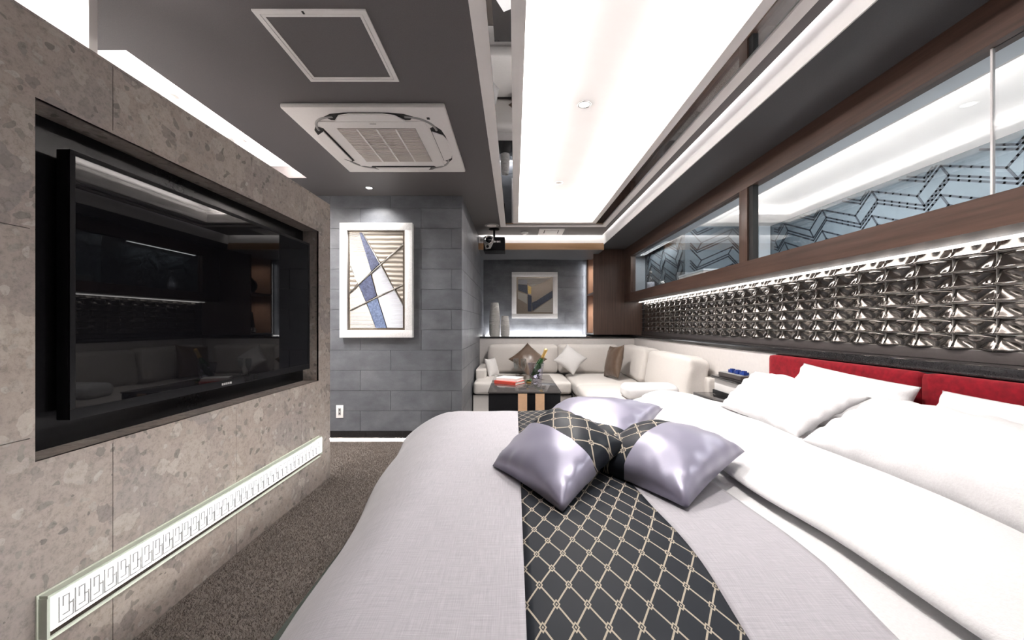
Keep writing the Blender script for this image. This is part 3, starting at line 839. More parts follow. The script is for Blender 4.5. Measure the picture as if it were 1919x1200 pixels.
patch('relief_panel', [(245, 158), (275, 158), (435, 445), (355, 520)], M['art_blue'], .009, ART)
patch('relief_panel', [(350, 548), (405, 750), (305, 805), (242, 645)], M['art_blue'], .010, ART)
patch('relief_panel', [(318, 820), (412, 770), (500, 1050), (400, 1050)], M['art_blue2'], .010, ART)
patch('relief_panel', [(280, 158), (652, 158), (652, 265), (445, 440)], M['art_sand'], .006, ART)
patch('relief_panel', [(460, 455), (652, 292), (652, 640), (572, 680)], M['art_sand'], .007, ART)
patch('relief_panel', [(362, 535), (445, 462), (565, 682), (415, 748)], M['art_silver'], .007, ART)
patch('relief_panel', [(420, 768), (575, 692), (652, 830), (652, 1050), (508, 1050)], M['art_silver'], .008, ART)
patch('relief_panel', [(585, 690), (652, 655), (652, 800)], M['art_sand'], .005, ART)
for a, b_, rr in (((152, 722), (654, 268), .0055), ((160, 884), (654, 645), .0048), ((275, 158), (654, 835), .0042), ((158, 465), (330, 860), .003)):
    pa, pb = Vector(artp(*a)), Vector(artp(*b_))
    MB().tube([pa + Vector((0, -.012, 0)), pb + Vector((0, -.012, 0))], rr, 8).build('wire', M['art_line'], ART, True)
AR2 = thing('framed_art', 'square abstract picture with navy and gold shapes in silver frame', 'picture', (.38, 6.4, CZ))
y2 = YB - .05
b0, b1 = P(959, 510, y2), P(1045, 597, y2)
frame(AR2, b0.x, b1.x, b1.z, b0.z, y2, YB, .078)
box('back_board', (b0.x + .07, b1.x - .07, YB - .03, YB - .003, b1.z + .07, b0.z - .07), M['art_taupe'], AR2)
def artp2(cx, cy):
    q = P(950 + cx / 8.572, 500 + cy / 8.572, YB - .031); return (q.x, YB - .031, q.z)
def patch2(pts, mat, t): patch('relief_panel', pts, mat, t, AR2, artp2)
patch2([(180, 180), (730, 180), (600, 240), (400, 320), (325, 260), (325, 210), (180, 210)], M['art_cream'], .006)
patch2([(180, 212), (325, 212), (325, 290), (180, 280)], M['art_silver'], .005)
patch2([(180, 285), (325, 295), (335, 440), (180, 380)], M['art_navy'], .007)
patch2([(335, 300), (390, 330), (390, 440), (335, 430)], M['art_gold'], .009)
patch2([(175, 400), (325, 450), (325, 600), (175, 510)], M['art_cream'], .005)
patch2([(175, 530), (330, 625), (330, 735), (175, 735)], M['art_taupe'], .006)
patch2([(335, 445), (395, 470), (395, 720), (335, 720)], M['art_navy'], .010)
patch2([(400, 330), (730, 200), (730, 380), (470, 550), (400, 570)], M['art_taupe'], .006)
patch2([(400, 580), (480, 545), (730, 385), (730, 500), (560, 610), (410, 715)], M['art_navy'], .009)
patch2([(420, 725), (570, 620), (730, 510), (730, 735)], M['art_cream'], .006)

# ================================================================== wall outlet
ol = thing('wall_outlet', 'white outlet plate with dark socket low on the slate wall', 'outlet', (-1.73, YG, .24))
q0, q1 = P(629.5, 760, YG - .01), P(643, 784, YG - .01)
olp = box('plate', (q0.x, q1.x, YG - .008, YG, q1.z, q0.z), M['plastic'], ol, .002)
cx_, cz_ = (q0.x + q1.x) / 2, (q0.z + q1.z) / 2
box('socket', (cx_ - .013, cx_ + .013, YG - .0095, YG - .008, cz_ - .035, cz_ + .035), M['grey_plastic'], olp, .001)
for dz in (-.018, .018): box('slot', (cx_ - .006, cx_ + .006, YG - .0102, YG - .0095, cz_ + dz - .006, cz_ + dz + .006), M['dark_gap'], olp)

# ================================================================== ceiling devices
def downlight(name, label, x, y, z, r, group, energy=0, angle=75, lensmat='lens', rot=(0, 0, 0)):
    t = thing(name, label, 'downlight', (x, y, z), group)
    MB().lathe([(r, 0), (r, -.005), (r * .80, -.006), (r * .74, -.001), (r * .74, .0)], (x, y, z), seg=28).build('trim_ring', M['chrome'] if lensmat == 'lens' else M['plastic'], t, True)
    MB().lathe([(0, -.002), (r * .74, -.002), (r * .74, -.0005)], (x, y, z), seg=24).build('lens', M[lensmat], t)
    if energy: spot_light('downlight_lamp', (x, y, z - .02), energy, angle, .9, rot=rot, radius=.025)
    return t
downlight('recessed_downlight', 'small round downlight in the middle of the white coffer', .46, 2.53, CZ + 1.4495, .045, 'coffer downlights', 64, 120)
spot_light('near_coffer_lamp', (.46, 1.13, CZ + 1.43), 34, 130, .6, radius=.03)  # unseen spot without a fixture, added to brighten the bed
downlight('recessed_downlight', 'faint round downlight at the far end of the white coffer', .457, 3.93, CZ + 1.4495, .042, 'coffer downlights', 62, 130, 'warmwhite')
downlight('recessed_downlight', 'small lit downlight in the dark ceiling before the tall art', -1.35, 3.57, HC, .038, None, 13, 125, rot=(math.radians(6), 0, 0))
downlight('recessed_downlight', 'nearer white downlight in the bright recess over the stone wall', -2.06, 2.30, rz, .05, 'recess downlights', 60, 160, 'warmwhite')
downlight('recessed_downlight', 'farther white downlight in the bright recess over the stone wall', -2.04, 2.86, rz, .05, 'recess downlights', 60, 160, 'warmwhite')

# access hatch
hx0, hx1, hy0, hy1 = -1.06, -.60, 1.546, 2.003
ha = thing('access_hatch', 'square ceiling access hatch with double white aluminium frame', 'hatch', ((hx0 + hx1) / 2, (hy0 + hy1) / 2, HC))
def sqring(nm, x0, x1, y0, y1, w, z0, z1, mat, parent):
    mb = MB()
    for bx in ((x0, x1, y0, y0 + w), (x0, x1, y1 - w, y1), (x0, x0 + w, y0 + w, y1 - w), (x1 - w, x1, y0 + w, y1 - w)):
        mb.box(bx[0], bx[1], bx[2], bx[3], z0, z1)
    return mb.build(nm, mat, parent)
sqring('outer_frame', hx0, hx1, hy0, hy1, .020, HC - .006, HC, M['plastic'], ha)
sqring('inner_frame', hx0 + .023, hx1 - .023, hy0 + .023, hy1 - .023, .012, HC - .005, HC, M['plastic'], ha)
box('panel', (hx0 + .035, hx1 - .035, hy0 + .035, hy1 - .035, HC - .003, HC), M['ceil'], ha)
box('latch', (-.86, -.852, hy0 + .004, hy0 + .018, HC - .008, HC - .006), M['dark_gap'], ha)

# air conditioner cassette
ax0, ax1, ay0, ay1 = -1.345, -.40, 2.20, 3.142
acx, acy = (ax0 + ax1) / 2, (ay0 + ay1) / 2
ac = thing('air_conditioner', 'white square four way ceiling cassette air conditioner', 'air conditioner', (acx, acy, HC))
az = HC - .028
box('panel', (ax0, ax1, ay0, ay1, az, HC), M['plastic'], ac, .010)
def arc(cx, cy, r, a0, a1, n=14): return [(cx + r * math.cos(a0 + (a1 - a0) * i / n), cy + r * math.sin(a0 + (a1 - a0) * i / n)) for i in range(n + 1)]
hw, rc_ = .375, .16
for sx, sy, st in ((1, 1, 0), (-1, 1, PI / 2), (-1, -1, PI), (1, -1, 1.5 * PI)):
    ccx, ccy = acx + sx * (hw - rc_), acy + sy * (hw - rc_)
    pts = arc(ccx, ccy, rc_, st, st + PI / 2)
    MB().tube([(x_, y_, az) for x_, y_ in pts], .008, 8).build('air_slot', M['grey_plastic'], ac, True)
for k in range(4):
    ang = k * PI / 2
    rm = Matrix.Rotation(ang, 2)
    def tr(u, v): 
        q = rm @ Vector((u, v)); return (acx + q.x, acy + q.y)
    out = [(-.222, -.338), (.222, -.338), (.245, -.375), (.20, -.405), (.12, -.418), (-.12, -.418), (-.20, -.405), (-.245, -.375)]
    MB().prism([(*tr(u * 1.08, v), az - .002) for u, v in out], (0, 0, .003)).build('louver_gap', M['dark_gap'], ac)
    lv = [(-.215, -.347), (.215, -.347), (.165, -.408), (.10, -.424), (-.10, -.424), (-.165, -.408)]
    MB().prism([(*tr(u, v), az - .016) for u, v in lv], (0, 0, .008)).build('louver', M['plastic'], ac)
gx0, gx1, gy0, gy1 = acx - .245, acx + .245, acy - .245, acy + .245
sqring('grille_surround', acx - .325, acx + .325, acy - .325, acy + .325, .075, az - .006, az + .002, M['plastic'], ac)
grl = box('grille', (gx0, gx1, gy0, gy1, az - .003, az), M['grey_plastic'], ac)
sm = MB().box(-.245, .245, -.0055, .0055, -.004, .004).mesh('slat'); sm.materials.append(M['grille'])
for k in range(26): place('slat', sm, (acx, gy0 + .0095 + k * .0188, az - .007), grl)
for k in range(3):
    xx = gx0 + (k + 1) * .1225; box('grille_rib', (xx - .005, xx + .005, gy0, gy1, az - .013, az - .010), M['plastic'], grl)
box('logo', (acx - .02, acx + .02, acy - .305, acy - .298, az - .0068, az - .006), M['grey_plastic'], ac)
box('sensor', (acx + .345, acx + .362, acy - .365, acy - .345, az - .003, az), M['dark_gap'], ac)

# vent, smoke detector, speaker
vt = thing('ceiling_vent', 'square white ceiling vent with inner panel near the alcove', 'vent', (.50, 5.24, HC))
sqring('frame', .33, .67, 5.07, 5.41, .07, HC - .012, HC, M['plastic'], vt)
box('gap', (.40, .60, 5.14, 5.34, HC - .004, HC), M['dark_gap'], vt)
box('inner_panel', (.412, .588, 5.155, 5.34, HC - .014, HC - .006), M['plastic'], vt, .002)
sd = thing('smoke_detector', 'small round white smoke detector on the dark ceiling', 'detector', (.14, 5.29, HC))
MB().lathe([(.052, 0), (.052, -.012), (.04, -.016), (.0, -.016)], (.14, 5.29, HC), seg=24).build('base', M['plastic'], sd, True)
MB().lathe([(.028, -.016), (.028, -.03), (.018, -.034), (.0, -.034)], (.14, 5.29, HC), seg=20).build('sensor_head', M['plastic'], sd, True)
sp = thing('ceiling_speaker', 'round pale ceiling speaker above the projector', 'speaker', (-.29, 4.92, HC))
MB().lathe([(.092, 0), (.092, -.006), (.082, -.009)], (-.29, 4.92, HC), seg=32).build('ring', M['grey_plastic'], sp, True)
MB().lathe([(.082, -.008), (.04, -.010), (.0, -.010)], (-.29, 4.92, HC), seg=32).build('grille', M['plastic'], sp, True)

# projector
pj = thing('projector', 'black ceiling hung projector with silver ringed lens', 'projector', (-.28, 5.12, CZ + .95))
p0, p1 = P(906, 444, 5.0), P(946, 470, 5.0)
box('body', (p0.x, p1.x, 5.0, 5.26, p1.z, p0.z), M['tv_bezel'], pj, .008)
lcx, lcz = P(916, 450, 4.99).x, P(916, 450, 4.99).z
MB().prism([(P(x_, y_, 4.99).x, 5.0, P(x_, y_, 4.99).z) for x_, y_ in ((908, 443), (925, 443), (926, 452), (919, 466), (910, 467), (907, 455))], (0, -.014, 0)).build('face_plate', M['grey_plastic'], pj)
MB().lathe([(.052, .0), (.056, .02), (.05, .035), (.044, .035), (.040, .012), (0, .012)], (lcx, 4.986, lcz), axis='Y', seg=28).build('lens_ring', M['chrome'], pj, True)
MB().lathe([(.042, .013), (.03, .024), (0, .028)], (lcx, 4.986, lcz), axis='Y', seg=24).build('lens', M['tv_screen'], pj, True)
q = P(914, 462, 4.98); MB().lathe([(.018, .0), (.018, .012), (0, .012)], (q.x, 4.986, q.z), axis='Y', seg=18).build('focus_window', M['black_gloss'], pj, True)
lgp = MB(); q = P(926, 453, 5.0)
for k, (w_, h_) in enumerate(((.014, .022), (.010, .018), (.014, .022), (.012, .02), (.006, .024))):
    lgp.box(q.x + k * .0185, q.x + k * .0185 + w_, 4.9985, 5.0, q.z - h_ / 2, q.z + h_ / 2)
lgp.build('logo', M['plastic'], pj)
MB().lathe([(.014, 0), (.014, HC - p0.z)], (P(926, 440, 5.1).x, 5.12, p0.z), seg=14).build('drop_pole', M['tv_bezel'], pj, True)
MB().lathe([(.07, 0), (.07, -.012), (.05, -.018), (0, -.018)], (P(926, 440, 5.1).x, 5.12, HC), seg=24).build('ceiling_plate', M['tv_bezel'], pj, True)
q0, q1 = P(897.5, 444, 5.53), P(907, 456, 5.53)
o = thing('wall_controller', 'small white box beside the projector at the soffit', 'control box', ((q0.x + q1.x) / 2, 5.53, q1.z))
box('case', (q0.x, q1.x, 5.50, 5.548, q1.z, q0.z), M['plastic'], o, .004); box('display', (q0.x + .02, q1.x - .01, 5.499, 5.50, q1.z + .02, q0.z - .03), M['grey_plastic'], o)
# ================================================================== bed
BT = .585                                   # bed top
bp = thing('bed_platform', 'white bed base on a green edged glass platform with light beneath', 'bed base', (.5, 1.65, 0))
box('plinth', (-.62, 1.735, .60, 2.62, .0, .128), M['white'], bp)
box('glass_slab', (-.77, 1.735, .48, 2.675, .13, .154), M['platform_glass'], bp, .003)
box('divan', (-.42, 1.735, .66, 2.58, .155, .34), M['white'], bp, .01)
box('led_strip', (-.435, -.421, .68, 2.56, .165, .185), M['led'], bp)
box('slab_top', (-.715, -.44, .49, 2.67, .1545, .158), M['white'], bp)
area_light('bed_glow', (-.47, 1.6, .20), .03, 1.9, 5, (1, .98, .97), (0, math.radians(-55), 0))
softbox((.66, 1.62, .45), (1.075, .955, .108), .05, M['cotton'], 'mattress', label='thick white mattress under the bedding', cat='mattress')

def lerp(a, b, t): return a + (b - a) * t
def spline(pts, t):
    """Catmull-Rom through pts, t in 0..1"""
    n = len(pts) - 1; x_ = min(max(t, 0), 1) * n; i = min(int(x_), n - 1); f = x_ - i
    p0, p1, p2, p3 = pts[max(i - 1, 0)], pts[i], pts[i + 1], pts[min(i + 2, n)]
    return tuple(.5 * ((2 * b) + (-a + c_) * f + (2 * a - 5 * b + 4 * c_ - d) * f * f + (-a + 3 * b - 3 * c_ + d) * f ** 3) for a, b, c_, d in zip(p0, p1, p2, p3))
YLEN = 1.96 + .16 + .22
def ypath(v, yf=2.50, r=.10):
    s = v * (yf - .54 + r * 1.57 + .20)
    if s < yf - .54: return .54 + s, 0.0, s
    s2 = s - (yf - .54)
    if s2 < r * 1.57:
        a = s2 / r; return yf + r * math.sin(a), r * (1 - math.cos(a)), s
    return yf + r + (s2 - r * 1.57) * .12, r + (s2 - r * 1.57), s
def rumple(x_, y_, k=.004): 
    return k * mnoise.noise(Vector((x_ * 3.1, y_ * 2.3, 1.7))) + k * .5 * mnoise.noise(Vector((x_ * 8, y_ * 6, 4.2)))
def edge_dip(y_): return .0
spread = thing('bedspread', 'pale grey linen bedspread with a dark diamond lattice band', 'bedspread', (.1, 1.6, BT))
def spread_left(u, v):
    Y, dy, s = ypath(v)
    if u > .5: X, dx, wgt = lerp(-.30, .022, (u - .5) / .5), 0.0, 0.0
    else:
        q = 1 - u / .5
        X = -.30 - .245 * math.sin(q * math.radians(78)) / math.sin(math.radians(78)); dx = .20 * (1 - math.cos(q * PI / 2)); wgt = q
    X -= wgt * .12 * max(-.2, Y - 1.0) * (1 if Y < 2.3 else 1)
    X += .010 * wgt * math.sin(Y * 6.3)
    z = BT + .004 - max(dx, dy) - .35 * min(dx, dy) + rumple(X, Y, .006) * (1 + wgt) + .010 * math.sin(PI * min(1, max(0, (Y - .5) / 2)))
    return Vector((X, Y, max(z, .33)))
surf('linen_panel', 46, 70, spread_left, M['linen'], spread, uv=lambda u, v: (u * .70, v * YLEN), solid=.006)
def xr(Y): return .405 + .035 * math.exp(-((Y - .95) / .28) ** 2)
def spread_mid(u, v):
    Y, dy, s = ypath(v)
    X = lerp(.022, xr(Y), u)
    return Vector((X, Y, BT + .004 - dy + rumple(X, Y, .006) + .010 * math.sin(PI * min(1, max(0, (Y - .5) / 2))) + .004 * math.sin(PI * u)))
surf('lattice_panel', 24, 90, spread_mid, M['lattice'], spread, uv=lambda u, v: (u * .40, ypath(v)[2]), solid=.006)
def xr2(Y): return .70 + .035 * math.exp(-((Y - 1.0) / .3) ** 2) - .05 * max(0, (.9 - Y)) * 2
def spread_right(u, v):
    Y, dy, s = ypath(v)
    X = lerp(xr(Y), xr2(Y), u)
    return Vector((X, Y, BT + .004 - dy + rumple(X, Y, .006) + .010 * math.sin(PI * min(1, max(0, (Y - .5) / 2))) * (1 - .6 * u)))
surf('linen_panel', 20, 70, spread_right, M['linen'], spread, uv=lambda u, v: (u * .3 + 2, v * YLEN), solid=.006)
def sheet(u, v):
    Y, dy, s = ypath(v, 2.49, .09)
    X = lerp(.58, 1.735, u)
    return Vector((X, Y, BT - .006 - dy + rumple(X + 3, Y, .008) * min(1, u * 6)))
surf('bed_sheet', 50, 70, sheet, M['cotton'], uv=lambda u, v: (u, v * 2), solid=.005, label='smooth white sheet showing between the linen and the folded duvet', cat='sheet')
PROF_N = [(.95, .602), (.85, .603), (.822, .606), (.812, .618), (.822, .632), (.86, .642), (.90, .650), (.94, .662), (1.0, .674), (1.08, .680), (1.18, .672), (1.28, .655), (1.42, .635), (1.60, .62)]
PROF = [(.92, .603), (.79, .604), (.752, .612), (.742, .632), (.757, .655), (.80, .672), (.835, .680), (.86, .700), (.95, .716), (1.05, .712), (1.17, .690), (1.28, .662), (1.42, .635), (1.60, .62)]
def duvet(u, v):
    Y, dy, s = ypath(v, 2.50, .13)
    a_, b_ = spline(PROF_N, u), spline(PROF, u); t = min(1, max(0, (Y - 1.25) / 1.1)); t = t * t * (3 - 2 * t)
    X, z = lerp(a_[0], b_[0], t), lerp(a_[1], b_[1], t)
    fr = max(0, 1 - max(0, u - .15) / .5)
    X += fr * (.030 * math.sin(Y * 3.4 + .6) + .014 * math.sin(Y * 8.1)) - fr * .02 * max(0, 1.0 - Y)
    up = max(0, (z - .60)) / .115
    z += up * (.024 * mnoise.noise(Vector((X * 2.5, Y * 2.1, 9))) + .012 * mnoise.noise(Vector((X * 7, Y * 5, 2))))
    return Vector((X, Y, max(z - dy, .34)))
surf('duvet', 90, 90, duvet, M['cotton'], uv=lambda u, v: (u, v * 2), label='thick white duvet folded back across the bed', cat='duvet')

for nm, y0, y1, lab in (('headboard_panel', 1.658, 2.64, 'red velvet headboard panel beside the nightstand'), ('headboard_panel', .67, 1.652, 'red velvet headboard panel nearest the camera')):
    softbox((1.770, (y0 + y1) / 2, .62), (.029, (y1 - y0) / 2, .327), .02, M['velvet'], nm, bulge=(.004, 0, 0), n=16, label=lab, cat='headboard', group='red velvet headboard panels')

def wpillow(corners, up, dn, label, seed):
    t = thing('bed_pillow', label, 'pillow', tuple((Vector(corners[0]) + Vector(corners[1])) / 2), 'white bed pillows')
    pillow('pillowcase', corners, up, dn, [('pillowcase', 0, 1, M['cotton'])], t, n=44, pinch=.05, crumple=.011, seed=seed, pw=.42)
wpillow([(1.60, 2.30, .61), (1.60, 1.60, .61), (1.705, 1.61, .89), (1.71, 2.27, .925)], .085, .02, 'white pillow upright against the red headboard beside the nightstand', 1)
wpillow([(1.60, 1.54, .61), (1.60, .78, .61), (1.70, .80, .88), (1.705, 1.53, .89)], .085, .02, 'white pillow upright against the red headboard nearest the camera', 5)
wpillow([(1.20, 2.24, .675), (1.20, 1.63, .67), (1.50, 1.61, .845), (1.46, 2.33, .865)], .075, .035, 'white pillow leaning in front, on the nightstand side of the bed', 9)
wpillow([(1.19, 1.60, .67), (1.17, .82, .67), (1.50, .80, .84), (1.51, 1.59, .85)], .085, .035, 'plump white pillow leaning in front, nearest the camera', 13)

def bcushion(corners, up, dn, split, label, seed, flip=False):
    t = thing('satin_cushion', label, 'cushion', tuple(sum((Vector(c_) for c_ in corners), Vector()) / 4 - Vector((0, 0, .03))), 'lavender and lattice cushions on the bed')
    a = [('satin_half', 0, split, M['satin']), ('lattice_half', split, 1, M['lattice_s'])]
    pillow('c', corners, up, dn, a, t, n=36, pinch=.045, crumple=.005, seed=seed, pw=.38)
# v runs from the satin edge to the lattice edge
bcushion([(-.085, 1.49, .605), (.14, 1.12, .605), (.42, 1.44, .70), (.19, 1.74, .765)], .105, .03, .50, 'lavender satin cushion with lattice half, front left on the bed runner', 2)
bcushion([(.30, 2.20, .715), (.76, 1.96, .725), (.47, 1.58, .61), (.03, 1.86, .605)], .095, .025, .78, 'lavender satin cushion behind, its pointed corner resting on the duvet', 6)
bcushion([(.84, 1.40, .69), (.515, 1.145, .60), (.27, 1.50, .60), (.62, 1.78, .69)][0:1] + [(.515, 1.145, .605), (.27, 1.50, .605), (.62, 1.78, .68)], .115, .02, .56, 'shiny lavender cushion with lattice half, rightmost of the three on the bed', 11)

# ================================================================== corner sofa
s1 = thing('sofa_section', 'cream upholstered sofa section along the alcove back wall', 'sofa', (.1, 5.2, 0), 'corner sofa')
box('base', (XA + .012, .70, 4.72, 5.735, .02, .285), M['sofa'], s1, .008)
box('trim_line', (XA + .008, .712, 4.70, 5.735, .286, .298), M['tv_bezel'], s1)
box('trim_line', (.701, .712, 4.70, 4.72, .0, .286), M['tv_bezel'], s1)
softbox((-.205, 5.08, .375), (.295, .42, .076), .035, M['sofa'], 'seat_cushion', s1, bulge=(.006, .015, .02))
softbox((.395, 5.08, .375), (.30, .42, .076), .035, M['sofa'], 'seat_cushion', s1, bulge=(.006, .015, .02))
softbox((XA + .085, 5.33, .30), (.068, .39, .275), .022, M['sofa'], 'arm', s1, bulge=(.0, .004, .006))
softbox((.12, 5.595, .655), (.50, .095, .205), .05, M['sofa'], 'back_cushion', s1, bulge=(.01, .03, .01), crumple=.008, seed=3)
softbox((1.06, 5.595, .655), (.43, .095, .205), .05, M['sofa'], 'back_cushion', s1, bulge=(.01, .03, .01), crumple=.008, seed=8)
s2 = thing('sofa_section', 'cream chaise section of the corner sofa along the right wall', 'sofa', (1.25, 4.5, 0), 'corner sofa')
box('base', (.735, 1.79, 3.36, 5.735, .02, .285), M['sofa'], s2, .008)
softbox((1.248, 3.92, .375), (.525, .565, .082), .05, M['sofa'], 'seat_cushion', s2, bulge=(.015, .01, .022))
softbox((1.248, 5.01, .372), (.525, .52, .078), .04, M['sofa'], 'seat_cushion', s2, bulge=(.01, .006, .015))
softbox((1.625, 3.93, .648), (.105, .53, .20), .05, M['sofa'], 'back_cushion', s2, bulge=(.03, .0, .015), crumple=.012, seed=4, rot=Matrix.Rotation(math.radians(8), 3, 'Y'))
softbox((1.61, 4.97, .655), (.115, .47, .205), .055, M['sofa'], 'back_cushion', s2, bulge=(.03, .0, .015), crumple=.012, seed=14, rot=Matrix.Rotation(math.radians(6), 3, 'Y'))
softbox((1.735, 3.41, .35), (.055, .075, .335), .02, M['sofa'], 'arm', s2)

def tcushion(name, label, c_, half, ang, nrm, mat, up, grp, seed):
    """throw cushion: diamond or square in the plane with normal nrm"""
    nrm = Vector(nrm).normalized(); side = Vector((0, 0, 1)).cross(nrm).normalized(); upv = nrm.cross(side)
    ca, sa = math.cos(ang), math.sin(ang)
    e1 = side * ca + upv * sa; e2 = -side * sa + upv * ca
    c_ = Vector(c_); cs = [c_ - e1 * half - e2 * half, c_ + e1 * half - e2 * half, c_ + e1 * half + e2 * half, c_ - e1 * half + e2 * half]
    t = thing(name, label, 'cushion', tuple(c_ - Vector((0, 0, half))), grp)
    pillow('cover', cs, up, up, [('cover', 0, 1, mat)], t, n=26, pinch=.11, crumple=.004, seed=seed, pw=.5)
G = 'throw cushions on the corner sofa'
tcushion('throw_cushion', 'bronze satin cushion set on its corner behind the ice bucket', (.185, 5.28, .675), .19, PI / 4, (0, -1, .72), M['bronze_satin'], .075, G, 1)
tcushion('throw_cushion', 'pale grey cushion set on its corner in the middle of the sofa', (.765, 5.27, .672), .172, PI / 4 + .06, (.1, -1, .6), M['sofa_pillow'], .07, G, 2)
tcushion('throw_cushion', 'bronze satin cushion standing sideways in the sofa corner', (1.275, 4.93, .675), .215, .10, (-1, -.16, .25), M['bronze_satin'], .075, G, 3)
tcushion('throw_cushion', 'small pale cushion leaning on the left sofa arm', (-.30, 5.17, .575), .13, .0, (1, -.55, .35), M['sofa_pillow'], .05, G, 4)
t_ = thing('throw_cushion', 'white flat cushion lying at the near end of the chaise', 'cushion', (1.23, 3.62, .46), G)
softbox((1.26, 3.60, .530), (.25, .12, .065), .055, M['cotton'], 'cover', t_, bulge=(.0, .01, .012), crumple=.005, seed=21)

# ================================================================== nightstand and its things
ns = thing('nightstand', 'white nightstand with black tops between bed and sofa', 'nightstand', (1.7, 2.92, 0))
box('top_slab', (1.60, 1.797, 2.69, 3.135, .722, .744), M['granite'], ns, .002)
nd1 = box('upper_drawer', (1.625, 1.797, 2.70, 3.12, .626, .721), M['white'], ns, .002)
box('lower_slab', (1.49, 1.797, 2.69, 3.20, .565, .590), M['granite'], ns, .002)
box('black_riser', (1.62, 1.797, 2.70, 3.14, .591, .625), M['black_gloss'], ns)
nd2 = box('lower_drawer', (1.515, 1.797, 2.70, 3.18, .03, .564), M['white'], ns, .002)
for zz, xx, nd_ in ((.655, 1.625, nd1), (.52, 1.515, nd2)):
    MB().lathe([(.004, 0), (.004, .01), (.010, .012), (.010, .02), (0, .022)], (xx, 2.80, zz), axis='X', seg=14, mtx=Matrix.Scale(-1, 3, (1, 0, 0))).build('knob', M['tv_bezel'], nd_, True)
ct = thing('control_console', 'dark grey console box with sloped buttons on the nightstand', 'console', (1.7, 2.93, .7445))
box('case', (1.635, 1.785, 2.78, 3.08, .7445, .775), M['trim'], ct, .003)
box('button_plate', (1.645, 1.775, 2.79, 3.07, .775, .778), M['grey_plastic'], ct)
M['blue'] = plain('cobalt_blue', (.010, .035, .20), .25, grain=.1, bstr=0)
for k in range(3):
    b_ = thing('blue_sachet', ('nearest', 'middle', 'farthest')[k] + ' blue packet standing on the nightstand console', 'packet', (1.69, 2.82 + k * .075, .778), 'blue packets on the console')
    box('packet', (1.672, 1.712, 2.80 + k * .075, 2.858 + k * .075, .7785, .802), M['blue'], b_, .004)
    box('flap', (1.68, 1.704, 2.812 + k * .075, 2.846 + k * .075, .802, .810), M['blue'], b_, .002)

# ================================================================== coffee table and its things
ctb = thing('coffee_table', 'black gloss coffee table with two peach stripes on its front', 'table', (.083, 3.67, 0))
tx0, tx1, ty0, ty1, tz = -.218, .384, 3.14, 4.20, .60
M['table_top'] = plain('smoked_table_glass', (.055, .05, .048), .04, spec=.9, grain=.02, bstr=0)
M['peach'] = plain('peach_veneer', (.62, .40, .25), .35, grain=.05)
box('carcass', (tx0 + .006, tx1 - .006, ty0 + .006, ty1 - .006, .0, tz - .012), M['black_gloss'], ctb, .002)
box('top', (tx0, tx1, ty0, ty1, tz - .012, tz), M['table_top'], ctb, .002)
for a, b_ in ((.030, .104), (.172, .246)):
    box('stripe', (a, b_, ty0 + .001, ty0 + .006, .0, tz - .014), M['peach'], ctb)
M['book_red'] = plain('book_red', (.50, .055, .035), .5, grain=.05); M['book_white'] = plain('book_white', (.78, .77, .76), .5, grain=.03); M['paper'] = plain('book_pages', (.72, .69, .64), .8, grain=.06, gscale=300)
def book(label, c_, w_, d_, h_, ang, mat, z0):
    t = thing('book', label, 'book', (c_[0], c_[1], z0), 'books on the coffee table')
    rm = Matrix.Translation((c_[0], c_[1], z0)) @ Matrix.Rotation(ang, 4, 'Z')
    def bb(nm, b_, mt):
        mb = MB().box(*b_); bmesh.ops.transform(mb.bm, matrix=rm, verts=mb.bm.verts); mb.build(nm, mt, t)
    bb('back_cover', (-w_ / 2, w_ / 2, -d_ / 2, d_ / 2, 0, .003), mat); bb('front_cover', (-w_ / 2, w_ / 2, -d_ / 2, d_ / 2, h_ - .003, h_), mat)
    bb('spine', (-w_ / 2, w_ / 2, -d_ / 2, -d_ / 2 + .003, .003, h_ - .003), mat); bb('pages', (-w_ / 2 + .004, w_ / 2 - .004, -d_ / 2 + .003, d_ / 2 - .004, .003, h_ - .003), M['paper'])
book('red spined book at the bottom of the table stack', (-.045, 3.60), .235, .165, .028, math.radians(-33), M['book_red'], tz + .001)
book('white book lying on top of the red book', (-.040, 3.615), .215, .150, .026, math.radians(-26), M['book_white'], tz + .030)
def flute(x_, y_, label):
    t = thing('champagne_flute', label, 'glass', (x_, y_, tz), 'champagne flutes')
    MB().lathe([(.030, .0), (.030, .002), (.005, .006), (.004, .05), (.010, .062), (.024, .095), (.028, .14), (.026, .185), (.0245, .185), (.026, .14), (.021, .097), (.0, .068)], (x_, y_, tz + .001), seg=20).build('glass', M['clear'], t, True)
flute(.018, 4.13, 'left champagne flute at the back of the coffee table'); flute(.098, 4.12, 'right champagne flute beside the ice bucket')
bk = thing('ice_bucket', 'clear crystal ice bucket holding a champagne bottle', 'bucket', (.215, 3.82, tz))
M['crystal'] = thin_glass('crystal', (.80, .79, .86), 1.5, 2.2, .05)
mb = MB(); seg = 20; rings = []
for r_, h_ in ((.052, 0), (.056, .02), (.064, .07), (.070, .12), (.078, .165)):
    rings.append([mb.bm.verts.new(((r_ + (.004 if i % 2 else -.002)) * math.cos(2 * PI * i / seg) + .215, (r_ + (.004 if i % 2 else -.002)) * math.sin(2 * PI * i / seg) + 3.82, tz + .001 + h_)) for i in range(seg)])
for a, b_ in zip(rings[:-1], rings[1:]):
    for i in range(seg): mb.bm.faces.new((a[i], a[(i + 1) % seg], b_[(i + 1) % seg], b_[i]))
mb.bm.faces.new(rings[0][::-1]); bowl_ = mb.build('bowl', M['crystal'], bk)
MB().tube([(.215 + .078 * math.cos(2 * PI * i / 28), 3.82 + .078 * math.sin(2 * PI * i / 28), tz + .166) for i in range(28)], .003, 6, True).build('rim', M['crystal'], bowl_, True)
rng = random.Random(4)
